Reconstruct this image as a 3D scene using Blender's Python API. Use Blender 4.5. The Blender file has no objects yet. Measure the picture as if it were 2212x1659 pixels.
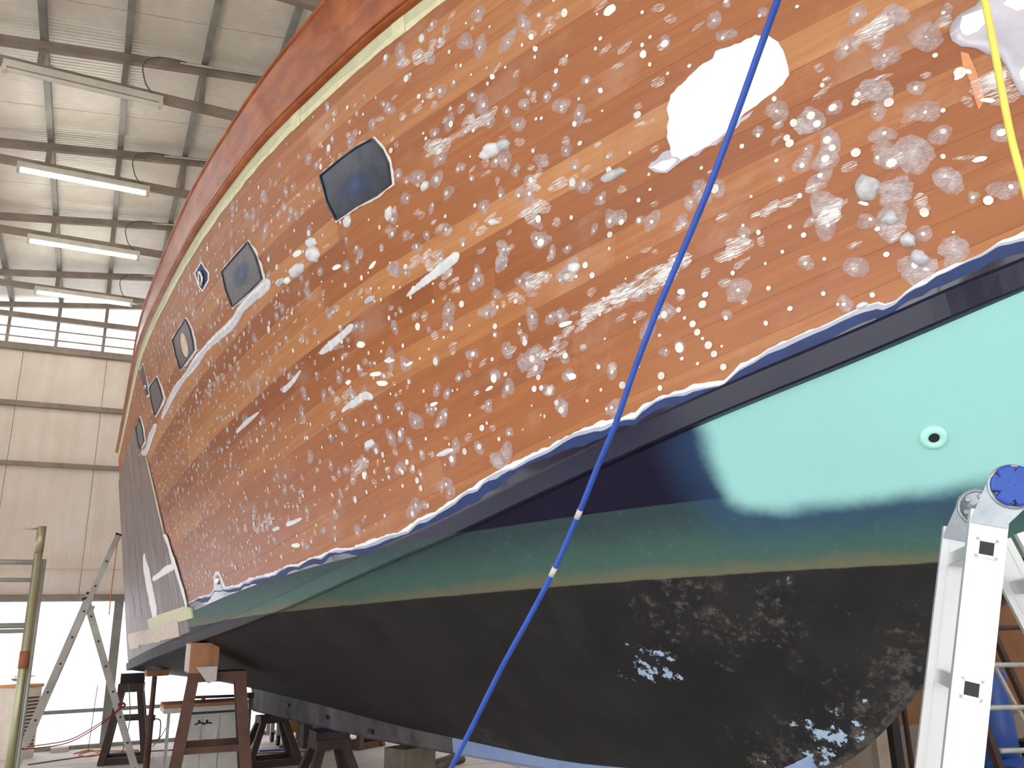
import bpy, bmesh, math, random
import numpy as np
from mathutils import Vector, Matrix

SC = bpy.context.scene
COL = SC.collection
random.seed(7)
RNG = np.random.default_rng(11)

# ------------------------------------------------------------------ camera, world, exposure
IMG_W, IMG_H, FPX = 2212., 1659., 1780.
CXP, CYP, CAM_Z = 1106., 829.5, 1.6
_h, _th, _ro = [math.radians(a) for a in (26.8586, 16.0488, -1.1998)]
CF = np.array([math.sin(_h)*math.cos(_th), math.cos(_h)*math.cos(_th), math.sin(_th)])
_r = np.array([math.cos(_h), -math.sin(_h), 0.]); _u = np.cross(_r, CF)
CR = _r*math.cos(_ro) + _u*math.sin(_ro)
CU = -_r*math.sin(_ro) + _u*math.cos(_ro)
CAM = np.array([0., 0., CAM_Z])
cam_d = bpy.data.cameras.new('camera')
cam_d.sensor_fit = 'HORIZONTAL'; cam_d.sensor_width = 36.; cam_d.lens = 36.*FPX/IMG_W
cam_d.clip_start = .05; cam_d.clip_end = 300
cam = bpy.data.objects.new('camera', cam_d); COL.objects.link(cam)
cam.matrix_world = Matrix(((CR[0], CU[0], -CF[0], CAM[0]), (CR[1], CU[1], -CF[1], CAM[1]), (CR[2], CU[2], -CF[2], CAM[2]), (0, 0, 0, 1)))
SC.camera = cam

world = bpy.data.worlds.new('overcast_sky'); SC.world = world; world.use_nodes = True
_bg = world.node_tree.nodes['Background']
_bg.inputs[0].default_value = (.96, .98, 1., 1); _bg.inputs[1].default_value = 1.35
SC.view_settings.view_transform = 'Standard'; SC.view_settings.look = 'None'
SC.view_settings.gamma = 1.; SC.view_settings.use_curve_mapping = False
SC.view_settings.exposure = 1.68

# ------------------------------------------------------------------ pixel <-> place helpers (2212x1659 frame)
def ray(px): return CF + CR*(px[0]-CXP)/FPX + CU*(CYP-px[1])/FPX
def at_depth(px, d): return CAM + ray(px)*d
def at_z(px, z):
    d = ray(px); return CAM + d*(z-CAM_Z)/d[2]
def at_y(px, y):
    d = ray(px); return CAM + d*y/d[1]
def at_x(px, x):
    d = ray(px); return CAM + d*x/d[0]
def proj(P):
    q = np.asarray(P, float)-CAM; z = q@CF
    return np.stack([CXP+FPX*(q@CR)/z, CYP-FPX*(q@CU)/z], -1)

# ------------------------------------------------------------------ object helpers
def lin(c):
    return tuple(((x/255.)/12.92 if x/255. <= .04045 else ((x/255.+.055)/1.055)**2.4) for x in c)
def root(name, label, cat, loc=(0, 0, 0), group=None, kind=None):
    o = bpy.data.objects.new(name, None); COL.objects.link(o)
    o.location = Vector(loc); o.empty_display_size = .1
    if label: o['label'] = label
    if cat: o['category'] = cat
    if group: o['group'] = group
    if kind: o['kind'] = kind
    return o
def origin_of(o):
    p = Vector(o.location)
    while o.parent:
        o = o.parent
        if o.type == 'EMPTY': p = Vector(o.location)
    return p
def mobj(name, V, F, m, parent=None, smooth=False, label=None):
    me = bpy.data.meshes.new(name)
    me.from_pydata([tuple(map(float, v)) for v in V], [], [tuple(map(int, f)) for f in F]); me.update()
    if smooth: me.polygons.foreach_set('use_smooth', [True]*len(me.polygons))
    o = bpy.data.objects.new(name, me); COL.objects.link(o)
    if m: me.materials.append(m)
    if parent:
        o.parent = parent
        if parent.type == 'EMPTY': o.matrix_parent_inverse = Matrix.Translation(-Vector(parent.location))
    if label: o['label'] = label
    return o
def tag(o, label=None, cat=None, group=None, kind=None):
    if label: o['label'] = label
    if cat: o['category'] = cat
    if group: o['group'] = group
    if kind: o['kind'] = kind
    return o
def copy_tree(o, parent=None):
    c = o.copy(); COL.objects.link(c)
    if parent: c.parent = parent
    for ch in list(o.children): copy_tree(ch, c)
    return c
def nrm(v):
    v = np.asarray(v, float); l = np.linalg.norm(v); return v/l if l > 1e-9 else v
class MB:
    def __init__(s): s.V = []; s.F = []
    def add(s, V, F):
        n = len(s.V); s.V += [tuple(v) for v in V]; s.F += [tuple(i+n for i in f) for f in F]; return s
    def hexa(s, V):
        return s.add(V, [(0, 3, 2, 1), (4, 5, 6, 7), (0, 1, 5, 4), (1, 2, 6, 5), (2, 3, 7, 6), (3, 0, 4, 7)])
    def box(s, a, b):
        x0, y0, z0 = np.minimum(a, b); x1, y1, z1 = np.maximum(a, b)
        return s.hexa([(x0, y0, z0), (x1, y0, z0), (x1, y1, z0), (x0, y1, z0), (x0, y0, z1), (x1, y0, z1), (x1, y1, z1), (x0, y1, z1)])
    def obox(s, c, ex, ey, ez):
        c, ex, ey, ez = [np.asarray(q, float) for q in (c, ex, ey, ez)]
        return s.hexa([c+i*ex+j*ey+k*ez for i, j, k in ((-1, -1, -1), (1, -1, -1), (1, 1, -1), (-1, 1, -1), (-1, -1, 1), (1, -1, 1), (1, 1, 1), (-1, 1, 1))])
    def bar(s, p, q, w, h, up=(0, 0, 1), w2=None, h2=None):
        p, q = np.asarray(p, float), np.asarray(q, float); d = nrm(q-p)
        x = np.cross(d, up)
        if np.linalg.norm(x) < 1e-4: x = np.cross(d, (1, 0, 0))
        x = nrm(x); y = np.cross(x, d); w2 = w if w2 is None else w2; h2 = h if h2 is None else h2
        return s.hexa([p-x*w/2-y*h/2, p+x*w/2-y*h/2, p+x*w/2+y*h/2, p-x*w/2+y*h/2, q-x*w2/2-y*h2/2, q+x*w2/2-y*h2/2, q+x*w2/2+y*h2/2, q-x*w2/2+y*h2/2])
    def tube(s, P, r, n=8, cap=True):
        P = [np.asarray(p, float) for p in P]; R = r if hasattr(r, '__len__') else [r]*len(P)
        d0 = nrm(P[1]-P[0]); x = np.cross(d0, (0, 0, 1))
        if np.linalg.norm(x) < 1e-3: x = np.cross(d0, (1, 0, 0))
        x = nrm(x); V = []; F = []
        for i, p in enumerate(P):
            d = nrm(P[min(i+1, len(P)-1)]-P[max(i-1, 0)]); x = nrm(x-d*(x@d)); y = np.cross(d, x)
            V += [p+R[i]*(x*math.cos(a)+y*math.sin(a)) for a in np.arange(n)*2*math.pi/n]
        for i in range(len(P)-1):
            for k in range(n): F.append((i*n+k, i*n+(k+1) % n, (i+1)*n+(k+1) % n, (i+1)*n+k))
        if cap: F += [tuple(range(n))[::-1], tuple((len(P)-1)*n+k for k in range(n))]
        return s.add(V, F)
    def prism(s, poly, ext):
        n = len(poly); ext = np.asarray(ext, float); P = [np.asarray(p, float) for p in poly]
        return s.add(P+[p+ext for p in P], [tuple(range(n))[::-1], tuple(range(n, 2*n))]+[(i, (i+1) % n, n+(i+1) % n, n+i) for i in range(n)])
    def grid(s, G):
        G = np.asarray(G, float); a, b = G.shape[:2]
        return s.add(G.reshape(-1, 3), [(i*b+j, i*b+j+1, (i+1)*b+j+1, (i+1)*b+j) for i in range(a-1) for j in range(b-1)])
    def build(s, name, m, parent=None, smooth=False, label=None): return mobj(name, s.V, s.F, m, parent, smooth, label)
def smooth_path(P, n=8):
    P = [np.asarray(p, float) for p in P]; Q = [P[0]]+P+[P[-1]]; out = []
    for i in range(1, len(Q)-2):
        a, b, c, d = Q[i-1:i+3]
        for k in range(n):
            t = k/n; out.append(.5*((2*b)+(-a+c)*t+(2*a-5*b+4*c-d)*t*t+(-a+3*b-3*c+d)*t**3))
    return out+[P[-1]]

# ------------------------------------------------------------------ materials
MATS = {}
def nodes_of(name):
    m = bpy.data.materials.new(name); m.use_nodes = True; MATS[name] = m
    nt = m.node_tree; return m, nt, nt.nodes, nt.links, nt.nodes['Principled BSDF']
def mat(name, col, rough=.6, metal=0., var=.14, scale=6., col2=None, bump=0., stretch=(1, 1, 1), coat=0., contrast=(.3, .7), detail=4):
    m, nt, N, L, B = nodes_of(name)
    c = np.array(lin(col)); c2 = np.array(lin(col2)) if col2 else np.clip(c*(1+var), 0, 1); c1 = c if col2 else c*(1-var)
    tc = N.new('ShaderNodeTexCoord'); mp = N.new('ShaderNodeMapping'); mp.inputs['Scale'].default_value = stretch
    nz = N.new('ShaderNodeTexNoise'); nz.inputs['Scale'].default_value = scale; nz.inputs['Detail'].default_value = detail; nz.inputs['Roughness'].default_value = .6
    rp = N.new('ShaderNodeValToRGB'); rp.color_ramp.elements[0].position = contrast[0]; rp.color_ramp.elements[1].position = contrast[1]
    rp.color_ramp.elements[0].color = (*c1, 1); rp.color_ramp.elements[1].color = (*c2, 1)
    L.new(tc.outputs['Object'], mp.inputs[0]); L.new(mp.outputs[0], nz.inputs['Vector']); L.new(nz.outputs['Fac'], rp.inputs[0]); L.new(rp.outputs[0], B.inputs['Base Color'])
    B.inputs['Roughness'].default_value = rough; B.inputs['Metallic'].default_value = metal
    if coat: B.inputs['Coat Weight'].default_value = coat; B.inputs['Coat Roughness'].default_value = .06
    if bump:
        bp = N.new('ShaderNodeBump'); bp.inputs['Strength'].default_value = bump; bp.inputs['Distance'].default_value = .01
        L.new(nz.outputs['Fac'], bp.inputs['Height']); L.new(bp.outputs[0], B.inputs['Normal'])
    return m
def mathn(N, L, op, a, b=None, clamp=False):
    n = N.new('ShaderNodeMath'); n.operation = op; n.use_clamp = clamp
    for i, v in enumerate((a, b)):
        if v is None: continue
        if isinstance(v, (int, float)): n.inputs[i].default_value = v
        else: L.new(v, n.inputs[i])
    return n.outputs[0]
def step(N, L, x, lo, hi):
    n = N.new('ShaderNodeMapRange'); n.interpolation_type = 'SMOOTHSTEP'
    n.inputs[1].default_value = lo; n.inputs[2].default_value = hi; L.new(x, n.inputs[0]); return n.outputs[0]
def mix(N, L, fac, a, b):
    n = N.new('ShaderNodeMix'); n.data_type = 'RGBA'
    if isinstance(fac, (int, float)): n.inputs[0].default_value = fac
    else: L.new(fac, n.inputs[0])
    for i, v in ((6, a), (7, b)):
        if isinstance(v, tuple): n.inputs[i].default_value = (*v[:3], 1)
        else: L.new(v, n.inputs[i])
    return n.outputs[2]
def attr(N, name):
    n = N.new('ShaderNodeAttribute'); n.attribute_name = name; return n
def noise(N, L, vec, scale, detail=4, rough=.6):
    n = N.new('ShaderNodeTexNoise'); n.inputs['Scale'].default_value = scale; n.inputs['Detail'].default_value = detail; n.inputs['Roughness'].default_value = rough
    if vec is not None: L.new(vec, n.inputs['Vector'])
    return n.outputs['Fac']
def vscale(N, L, vec, s, loc=(0, 0, 0)):
    n = N.new('ShaderNodeMapping'); n.inputs['Scale'].default_value = s; n.inputs['Location'].default_value = loc; L.new(vec, n.inputs[0]); return n.outputs[0]
def objco(N): return N.new('ShaderNodeTexCoord').outputs['Object']

def make_plank():
    m, nt, N, L, B = nodes_of('planking')
    h = attr(N, 'huv').outputs['Vector']
    rnd = attr(N, 'tone').outputs['Fac']
    g1 = noise(N, L, vscale(N, L, h, (1.3, 26, 1)), 1., 5, .62); g2 = noise(N, L, vscale(N, L, h, (6, 210, 1)), 1., 3, .6)
    big = noise(N, L, h, .9, 3)
    f = mathn(N, L, 'ADD', mathn(N, L, 'MULTIPLY', g1, .5), mathn(N, L, 'MULTIPLY', rnd, .52))
    f = mathn(N, L, 'ADD', f, mathn(N, L, 'MULTIPLY', big, .25))
    rp = N.new('ShaderNodeValToRGB'); L.new(f, rp.inputs[0]); e = rp.color_ramp.elements
    e[0].position = .3; e[0].color = (*lin((136, 76, 37)), 1); e[1].position = 1.0; e[1].color = (*lin((194, 140, 88)), 1)
    k = rp.color_ramp.elements.new(.62); k.color = (*lin((158, 96, 50)), 1)
    c = mix(N, L, mathn(N, L, 'MULTIPLY', step(N, L, g2, .52, .75), .28), rp.outputs[0], lin((120, 56, 26)))
    dusty = mathn(N, L, 'MULTIPLY', step(N, L, noise(N, L, h, 1.7, 5, .65), .52, .72), .22)
    c = mix(N, L, dusty, c, lin((206, 176, 152)))
    L.new(c, B.inputs['Base Color']); B.inputs['Roughness'].default_value = .46
    bp = N.new('ShaderNodeBump'); bp.inputs['Strength'].default_value = .12; bp.inputs['Distance'].default_value = .003
    L.new(g2, bp.inputs['Height']); L.new(bp.outputs[0], B.inputs['Normal'])
    return m
def make_bottom():
    m, nt, N, L, B = nodes_of('hull_paint')
    o = objco(N); wu = attr(N, 'wu').outputs['Fac']; wl = attr(N, 'wl').outputs['Fac']; aq = attr(N, 'aq').outputs['Fac']; ch = attr(N, 'chip').outputs['Fac']; sc = attr(N, 'scuff').outputs['Fac']
    n1 = noise(N, L, o, 3.2, 6, .62); n2 = noise(N, L, o, 34., 5, .65); n3 = noise(N, L, o, 9., 6, .7)
    c = mix(N, L, step(N, L, n1, .35, .7), lin((25, 24, 27)), lin((39, 37, 39)))
    sm = mathn(N, L, 'MULTIPLY', step(N, L, mathn(N, L, 'ADD', mathn(N, L, 'MULTIPLY', n2, .55), mathn(N, L, 'ADD', mathn(N, L, 'MULTIPLY', n3, .45), mathn(N, L, 'MULTIPLY', sc, .16))), .64, .74), .5)
    c = mix(N, L, sm, c, lin((104, 101, 97)))
    br = mathn(N, L, 'MULTIPLY', step(N, L, mathn(N, L, 'ADD', n3, mathn(N, L, 'MULTIPLY', sc, .2)), .66, .8), .35)
    c = mix(N, L, br, c, lin((80, 74, 67)))
    wj = mathn(N, L, 'ADD', wl, mathn(N, L, 'MULTIPLY', mathn(N, L, 'SUBTRACT', n3, .5), .012))
    gr = mix(N, L, step(N, L, mathn(N, L, 'ADD', wl, mathn(N, L, 'MULTIPLY', mathn(N, L, 'SUBTRACT', n1, .5), .12)), .0, .07), lin((104, 104, 82)), lin((64, 96, 88)))
    gr = mix(N, L, step(N, L, mathn(N, L, 'ADD', wl, mathn(N, L, 'MULTIPLY', mathn(N, L, 'SUBTRACT', n3, .5), .1)), .06, .24), gr, lin((44, 64, 68)))
    gr = mix(N, L, mathn(N, L, 'MULTIPLY', step(N, L, n2, .55, .75), .3), gr, lin((96, 128, 116)))
    c = mix(N, L, step(N, L, wj, -.004, .004), c, gr)
    nv = mix(N, L, n1, lin((10, 10, 38)), lin((20, 19, 46)))
    wnv = step(N, L, wu, -.002, .003)
    c = mix(N, L, wnv, c, nv)
    aj = mathn(N, L, 'ADD', aq, mathn(N, L, 'MULTIPLY', mathn(N, L, 'SUBTRACT', n1, .5), .1))
    c = mix(N, L, mathn(N, L, 'MULTIPLY', step(N, L, aj, -.24, -.02), .5), c, lin((44, 82, 122)))
    wa = step(N, L, aj, -.055, .05)
    c = mix(N, L, wa, c, lin((152, 211, 208)))
    cj = step(N, L, mathn(N, L, 'ADD', ch, mathn(N, L, 'MULTIPLY', mathn(N, L, 'SUBTRACT', mathn(N, L, 'ADD', mathn(N, L, 'MULTIPLY', n3, .5), mathn(N, L, 'MULTIPLY', noise(N, L, o, 21., 5, .7), .5)), .5), 1.5)), .0, .015)
    c = mix(N, L, cj, c, lin((160, 184, 208)))
    L.new(c, B.inputs['Base Color'])
    r = mathn(N, L, 'SUBTRACT', .62, mathn(N, L, 'MULTIPLY', mathn(N, L, 'MULTIPLY', wnv, mathn(N, L, 'SUBTRACT', 1., wa)), .38))
    L.new(r, B.inputs['Roughness'])
    B.inputs['Specular IOR Level'].default_value = .32
    bp = N.new('ShaderNodeBump'); bp.inputs['Strength'].default_value = .25; bp.inputs['Distance'].default_value = .004
    L.new(n2, bp.inputs['Height']); L.new(mathn(N, L, 'MULTIPLY', mathn(N, L, 'SUBTRACT', 1., wnv), .3), bp.inputs['Strength']); L.new(bp.outputs[0], B.inputs['Normal'])
    return m
def make_smear(name, col, col2, base, amp, scale=55., rough=.35, st=(1, 6, 1), lo=.4, hi=.62):
    """thin translucent filler wiped over the wood: noise decides where it stayed"""
    m, nt, N, L, B = nodes_of(name)
    h = attr(N, 'huv').outputs['Vector']; a = attr(N, 'alpha').outputs['Fac']
    nz = noise(N, L, vscale(N, L, h, st), scale, 4, .65); n2 = noise(N, L, h, 30., 3)
    L.new(mix(N, L, step(N, L, n2, .35, .65), lin(col), lin(col2)), B.inputs['Base Color']); B.inputs['Roughness'].default_value = rough
    f = mathn(N, L, 'ADD', base, mathn(N, L, 'MULTIPLY', step(N, L, nz, lo, hi), amp))
    f = mathn(N, L, 'MULTIPLY', f, a, True); L.new(f, B.inputs['Alpha'])
    return m
def make_translucent(name, col, trans=.75):
    m = bpy.data.materials.new(name); m.use_nodes = True; nt = m.node_tree; N = nt.nodes; L = nt.links; N.clear()
    out = N.new('ShaderNodeOutputMaterial'); t = N.new('ShaderNodeBsdfTranslucent'); d = N.new('ShaderNodeBsdfDiffuse'); mx = N.new('ShaderNodeMixShader')
    nz = noise(N, L, vscale(N, L, objco(N), (30, 1, .6)), 1., 3)
    c = mix(N, L, nz, tuple(.93*x for x in lin(col)), lin(col))
    L.new(c, t.inputs[0]); L.new(c, d.inputs[0]); mx.inputs[0].default_value = trans
    L.new(d.outputs[0], mx.inputs[1]); L.new(t.outputs[0], mx.inputs[2]); L.new(mx.outputs[0], out.inputs[0]); return m
def make_panel(name, col, col2, ribscale, axis, bump=.25, rough=.45):
    """painted sandwich panel: fine ribs along one axis, a little grime"""
    m, nt, N, L, B = nodes_of(name); o = objco(N)
    n1 = noise(N, L, o, 1.6, 5, .6); n2 = noise(N, L, vscale(N, L, o, (3, 3, .25)), 2.5, 4)
    sp = noise(N, L, o, 14., 4, .7)
    c = mix(N, L, step(N, L, mathn(N, L, 'ADD', mathn(N, L, 'MULTIPLY', n1, .6), mathn(N, L, 'MULTIPLY', n2, .4)), .3, .7), lin(col), lin(col2))
    c = mix(N, L, mathn(N, L, 'MULTIPLY', step(N, L, sp, .66, .76), .35), c, lin((120, 104, 88)))
    L.new(c, B.inputs['Base Color']); B.inputs['Roughness'].default_value = rough
    w = N.new('ShaderNodeTexWave'); w.bands_direction = axis; w.inputs['Scale'].default_value = ribscale; w.inputs['Distortion'].default_value = .15; L.new(o, w.inputs['Vector'])
    bp = N.new('ShaderNodeBump'); bp.inputs['Strength'].default_value = bump; bp.inputs['Distance'].default_value = .006
    L.new(w.outputs['Fac'], bp.inputs['Height']); L.new(bp.outputs[0], B.inputs['Normal']); return m
def make_emit(name, col, s):
    m = bpy.data.materials.new(name); m.use_nodes = True; N = m.node_tree.nodes; B = N['Principled BSDF']
    B.inputs['Base Color'].default_value = (1, 1, 1, 1); B.inputs['Emission Color'].default_value = (*lin(col), 1); B.inputs['Emission Strength'].default_value = s; return m
def make_varnish():
    m, nt, N, L, B = nodes_of('varnished_mahogany'); h = attr(N, 'huv').outputs['Vector']
    g = noise(N, L, vscale(N, L, h, (1.6, 30, 1)), 1., 5, .6); f = noise(N, L, vscale(N, L, h, (5, 9, 1)), 1., 4, .6)
    c = mix(N, L, step(N, L, f, .35, .7), lin((138, 70, 27)), lin((172, 96, 45)))
    c = mix(N, L, mathn(N, L, 'MULTIPLY', step(N, L, g, .5, .7), .45), c, lin((112, 53, 19)))
    L.new(c, B.inputs['Base Color']); B.inputs['Roughness'].default_value = .28; B.inputs['Coat Weight'].default_value = .12; B.inputs['Coat Roughness'].default_value = .08; B.inputs['Specular IOR Level'].default_value = .2
    return m
M = {}
M['plank'] = make_plank(); M['bottom'] = make_bottom(); M['varnish'] = make_varnish()
M['smear'] = make_smear('filler_smear', (184, 166, 166), (218, 207, 207), .34, .52)
M['scuff'] = make_smear('sanding_scuff', (236, 230, 226), (250, 248, 246), .12, .95, 42., .3, (.35, 7, 1), .5, .6)
M['dot'] = mat('filler_dot', (196, 192, 184), .45, var=.08, scale=9, col2=(240, 238, 232))
M['white'] = mat('white_primer_glint', (240, 239, 235), .5, var=.03, scale=10)  # primer, and the highlights painted on the resin patch
M['greycoat'] = mat('grey_undercoat', (168, 172, 186), .45, var=.08, scale=12)
M['bluecoat'] = mat('blue_undercoat', (16, 44, 96), .6, var=.3, scale=14)
M['navy'] = mat('navy_gloss', (14, 16, 44), .18, var=.3, scale=6, coat=.5)
M['epoxy'] = mat('grey_epoxy_filler', (150, 150, 152), .3, scale=30, col2=(206, 206, 208), coat=.4)
M['epoxy_lt'] = mat('pale_epoxy_filler', (196, 198, 202), .35, scale=26, col2=(228, 229, 232), coat=.3, bump=.2)
M['lilac'] = mat('lilac_grey_resin', (172, 168, 180), .2, scale=7, col2=(196, 194, 204), coat=.6)
M['masktape'] = mat('masking_tape', (206, 206, 164), .7, scale=22, col2=(228, 224, 186), bump=.25)
M['tapegreen'] = mat('greenish_tape', (186, 192, 158), .7, scale=18, col2=(206, 206, 172))  # greyer green for the upper strip of the tape
M['port'] = mat('navy_blank', (26, 31, 50), .3, scale=13, col2=(60, 64, 80), contrast=(.35, .8))
M['portblue'] = mat('blue_paint_cloud', (44, 72, 118), .35, scale=20, col2=(58, 80, 118))
M['portgrey'] = mat('slate_blank', (84, 82, 87), .4, scale=20, col2=(98, 95, 96))
M['rim'] = mat('dark_rim', (26, 28, 46), .35, scale=20)
M['cloud'] = make_smear('blue_overspray', (46, 70, 112), (52, 76, 116), .9, 0.)
M['beige'] = mat('bare_plywood', (222, 198, 170), .7, scale=20)
M['barewood'] = mat('fresh_scarf_wood', (206, 140, 96), .6, scale=14)
M['steel'] = mat('stainless', (200, 200, 200), .22, 1., var=.05)
M['black'] = mat('black_rubber', (24, 24, 26), .6)
M['inner'] = mat('dark_hull_inside', (40, 30, 26), .9)
M['keelblue'] = mat('pale_blue_primer', (124, 146, 186), .6, scale=5, col2=(142, 162, 198))
M['skeg'] = mat('bare_skeg', (50, 47, 50), .75, scale=3, col2=(104, 97, 97))
M['deckpaint'] = mat('deck_paint', (200, 190, 175), .7)
# ------------------------------------------------------------------ the hall
XL, XR, YB, YF, XRIDGE = -2.9, 10.9, -9., 13.97, 4.0
TRUSS_Y = [7.2-1.77*k for k in range(6, 0, -1)] + [7.2, 8.95, 10.72, 12.55, 13.86]
PURL = .655
def roof_z(x): return 6.57 + .13*((x if x <= XRIDGE else 2*XRIDGE-x)+.19)
M['concrete'] = mat('concrete', (176, 166, 156), .75, scale=1.3, col2=(206, 198, 190), detail=8)
M['asphalt'] = mat('yard_concrete', (196, 192, 186), .85, scale=.6)
M['roofpanel'] = make_panel('roof_panel_paint', (224, 217, 200), (242, 237, 224), 7., 'Y', .3, .3)
M['wallpanel'] = make_panel('wall_panel_paint', (220, 204, 186), (236, 224, 210), 5., 'X', .1, .5)
M['frame'] = mat('grey_steel_paint', (124, 112, 100), .55, scale=5, col2=(156, 142, 128))
M['galv'] = mat('galvanised_steel', (120, 120, 114), .5, .15, scale=5, col2=(152, 150, 143))
M['poly'] = make_translucent('polycarbonate_sheet', (250, 250, 255), .85)
M['glasswin'] = make_translucent('clear_roof_light', (253, 253, 255), .92)
M['lamp'] = make_emit('lit_tube', (255, 250, 238), 9.)
M['lampoff'] = mat('unlit_tube', (214, 206, 190), .3, var=.05)
M['lampbody'] = mat('lamp_body', (206, 200, 186), .5)
M['wire'] = mat('grey_cable', (96, 92, 84), .6)

b = MB(); b.box((XL, YB, -.12), (XR, YF+.1, 0)); fl = b.build('floor', M['concrete']); tag(fl, 'pale grey concrete floor of the boat hall', kind='structure')
b = MB()
for x0, x1, y0, y1 in ((XL-40, XL-.1, -40, 40), (XR+.1, XR+40, -40, 40), (XL-.1, XR+.1, -40, YB), (XL-.1, XR+.1, YF+.2, 40)):
    b.box((x0, y0, -.2), (x1, y1, -.06))
o = b.build('ground', M['asphalt']); tag(o, 'pale concrete yard outside the hall', kind='structure')
# expansion joint lines in the floor
b = MB()
for y in (9.6, 12.4): b.box((XL+.1, y-.012, -.001), (XR-.1, y+.012, .0015))
for x in (1.0, 4.6, 8.2): b.box((x-.012, YB+.1, -.001), (x+.012, YF-.1, .0015))
o = b.build('floor_joint', M['frame'], fl)

# ceiling: roof panels, purlins
ceil = root('ceiling', 'pale ribbed sandwich-panel roof of the hall', None, (XRIDGE, 2, 7.2), kind='structure')
seams = [YB] + [10.03-1.67*k for k in range(11, -1, -1)] + [11.67, 13.34, YF+.1]
def roof_slab(x0, x1, y0, y1, zo, th):
    b = MB(); za, zb = roof_z(x0)+zo, roof_z(x1)+zo
    b.hexa([(x0, y0, za), (x1, y0, zb), (x1, y1, zb), (x0, y1, za), (x0, y0, za+th), (x1, y0, zb+th), (x1, y1, zb+th), (x0, y1, za+th)]); return b
for i in range(len(seams)-1):
    for x0, x1 in ((XL, XRIDGE), (XRIDGE, XR)):
        roof_slab(x0, x1, seams[i]+.004, seams[i+1]-.004, .11, .07).build('roof_panel', M['glasswin'] if (x0 == XRIDGE and i % 3 == 1) else M['roofpanel'], ceil)  # clear panels on the unseen right slope, added to brighten the hall
roof_slab(XL, XRIDGE, YB, YF+.1, .181, .02).build('roof_skin', M['frame'], ceil)
for k in range(-3, 19):
    x = -.19 + PURL*k
    if x > XR-.1: break
    b = MB(); z = roof_z(x); b.box((x-.028, YB, z+.03), (x+.028, YF, z+.11)); b.build('purlin', M['galv'], ceil)
# trusses
for i, y in enumerate(TRUSS_Y):
    t = root('roof_truss', 'grey steel roof truss with level tie and sloping rafter', None, (XRIDGE, y, 6.2), kind='structure')
    b = MB(); b.box((XL+.05, y-.03, 6.2), (XR-.05, y+.03, 6.28)); b.build('bottom_chord', M['frame'], t)
    for a, c in ((XL+.05, XRIDGE), (XRIDGE, XR-.05)):
        b = MB(); b.bar((a, y, roof_z(a)-.01), (c, y, roof_z(c)-.01), .06, .08); b.build('top_chord', M['frame'], t)
    for k in range(-2, 18):
        x = -.19 + PURL*k
        if roof_z(x)-6.28 < .12 or x > XR-.6: continue
        b = MB(); b.box((x-.025, y-.02, 6.27), (x+.025, y+.02, roof_z(x)-.03)); b.build('web_post', M['frame'], t)
# far wall
wall = root('wall_far', 'pale beige panelled end wall with steel rails', None, (XRIDGE, YF, 0), kind='structure')
cols = [XL] + [x for x in np.arange(-.11-1.15*2, XR, 1.15) if XL+.3 < x < XR-.3] + [XR]
rows = [2.1, 2.48, 3.98, 4.88, 5.74]
for i in range(len(cols)-1):
    for j in range(len(rows)-1):
        b = MB(); b.box((cols[i]+.003, YF, rows[j]+.003), (cols[i+1]-.003, YF+.06, rows[j+1]-.003)); b.build('wall_panel', M['wallpanel'], wall)
b = MB(); b.box((XL, YF+.062, 2.0), (XR, YF+.075, 5.8)); b.build('wall_backing', M['frame'], wall)
for z, h, d, m in ((4.88, .075, .07, 'frame'), (3.98, .065, .06, 'frame'), (2.05, .09, .08, 'frame'), (.5, .05, .05, 'galv'), (5.76, .1, .09, 'frame')):
    b = MB(); b.box((XL, YF-d, z-h/2), (XR, YF-.001, z+h/2)); b.build('wall_rail', M[m], wall)
b = MB(); b.box((XL, YF-.03, 2.47), (XR, YF-.001, 2.49)); b.build('wall_rail', M['wallpanel'], wall)
posts = [.44-2.3, .44, .44+2.3, .44+4.6, .44+6.9, .44+9.2]
for x in posts:
    b = MB(); b.box((x-.06, YF-.12, 0), (x+.06, YF+.02, 2.02)); b.build('wall_post', M['galv'], wall)
pp = [XL]+posts+[XR]
for i in range(len(pp)-1):
    b = MB(); b.box((pp[i], YF+.03, .0), (pp[i+1]-.01, YF+.04, 2.05)); b.build('translucent_sheet', M['poly'], wall)
b = MB(); b.box((XL, YF-.05, 0), (XR, YF+.03, .05)); b.build('base_rail', M['galv'], wall)
# window band under the far gable
win = root('window_1', 'bright strip of clear panes under the far gable', None, (XRIDGE, YF, 5.8), kind='structure')
for k in range(-4, 18):
    x0 = -.19+PURL*(k-.5)+PURL/2; x1 = x0+PURL
    if x0 < XL or x1 > XR: continue
    z0, z1 = roof_z(x0)+.1, roof_z(x1)+.1
    b = MB(); b.hexa([(x0, YF+.02, 5.8), (x1, YF+.02, 5.8), (x1, YF+.028, 5.8), (x0, YF+.028, 5.8), (x0, YF+.02, z0), (x1, YF+.02, z1), (x1, YF+.028, z1), (x0, YF+.028, z0)])
    b.build('pane', M['glasswin'], win)
    b = MB(); b.box((x0-.022, YF-.05, 5.8), (x0+.022, YF+.015, z0)); b.build('mullion', M['frame'], win)
for z in (5.93, 6.08):
    b = MB(); b.box((XL, YF-.02, z-.009), (XR, YF+.012, z+.009)); b.build('glazing_bar', M['frame'], win)

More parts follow.
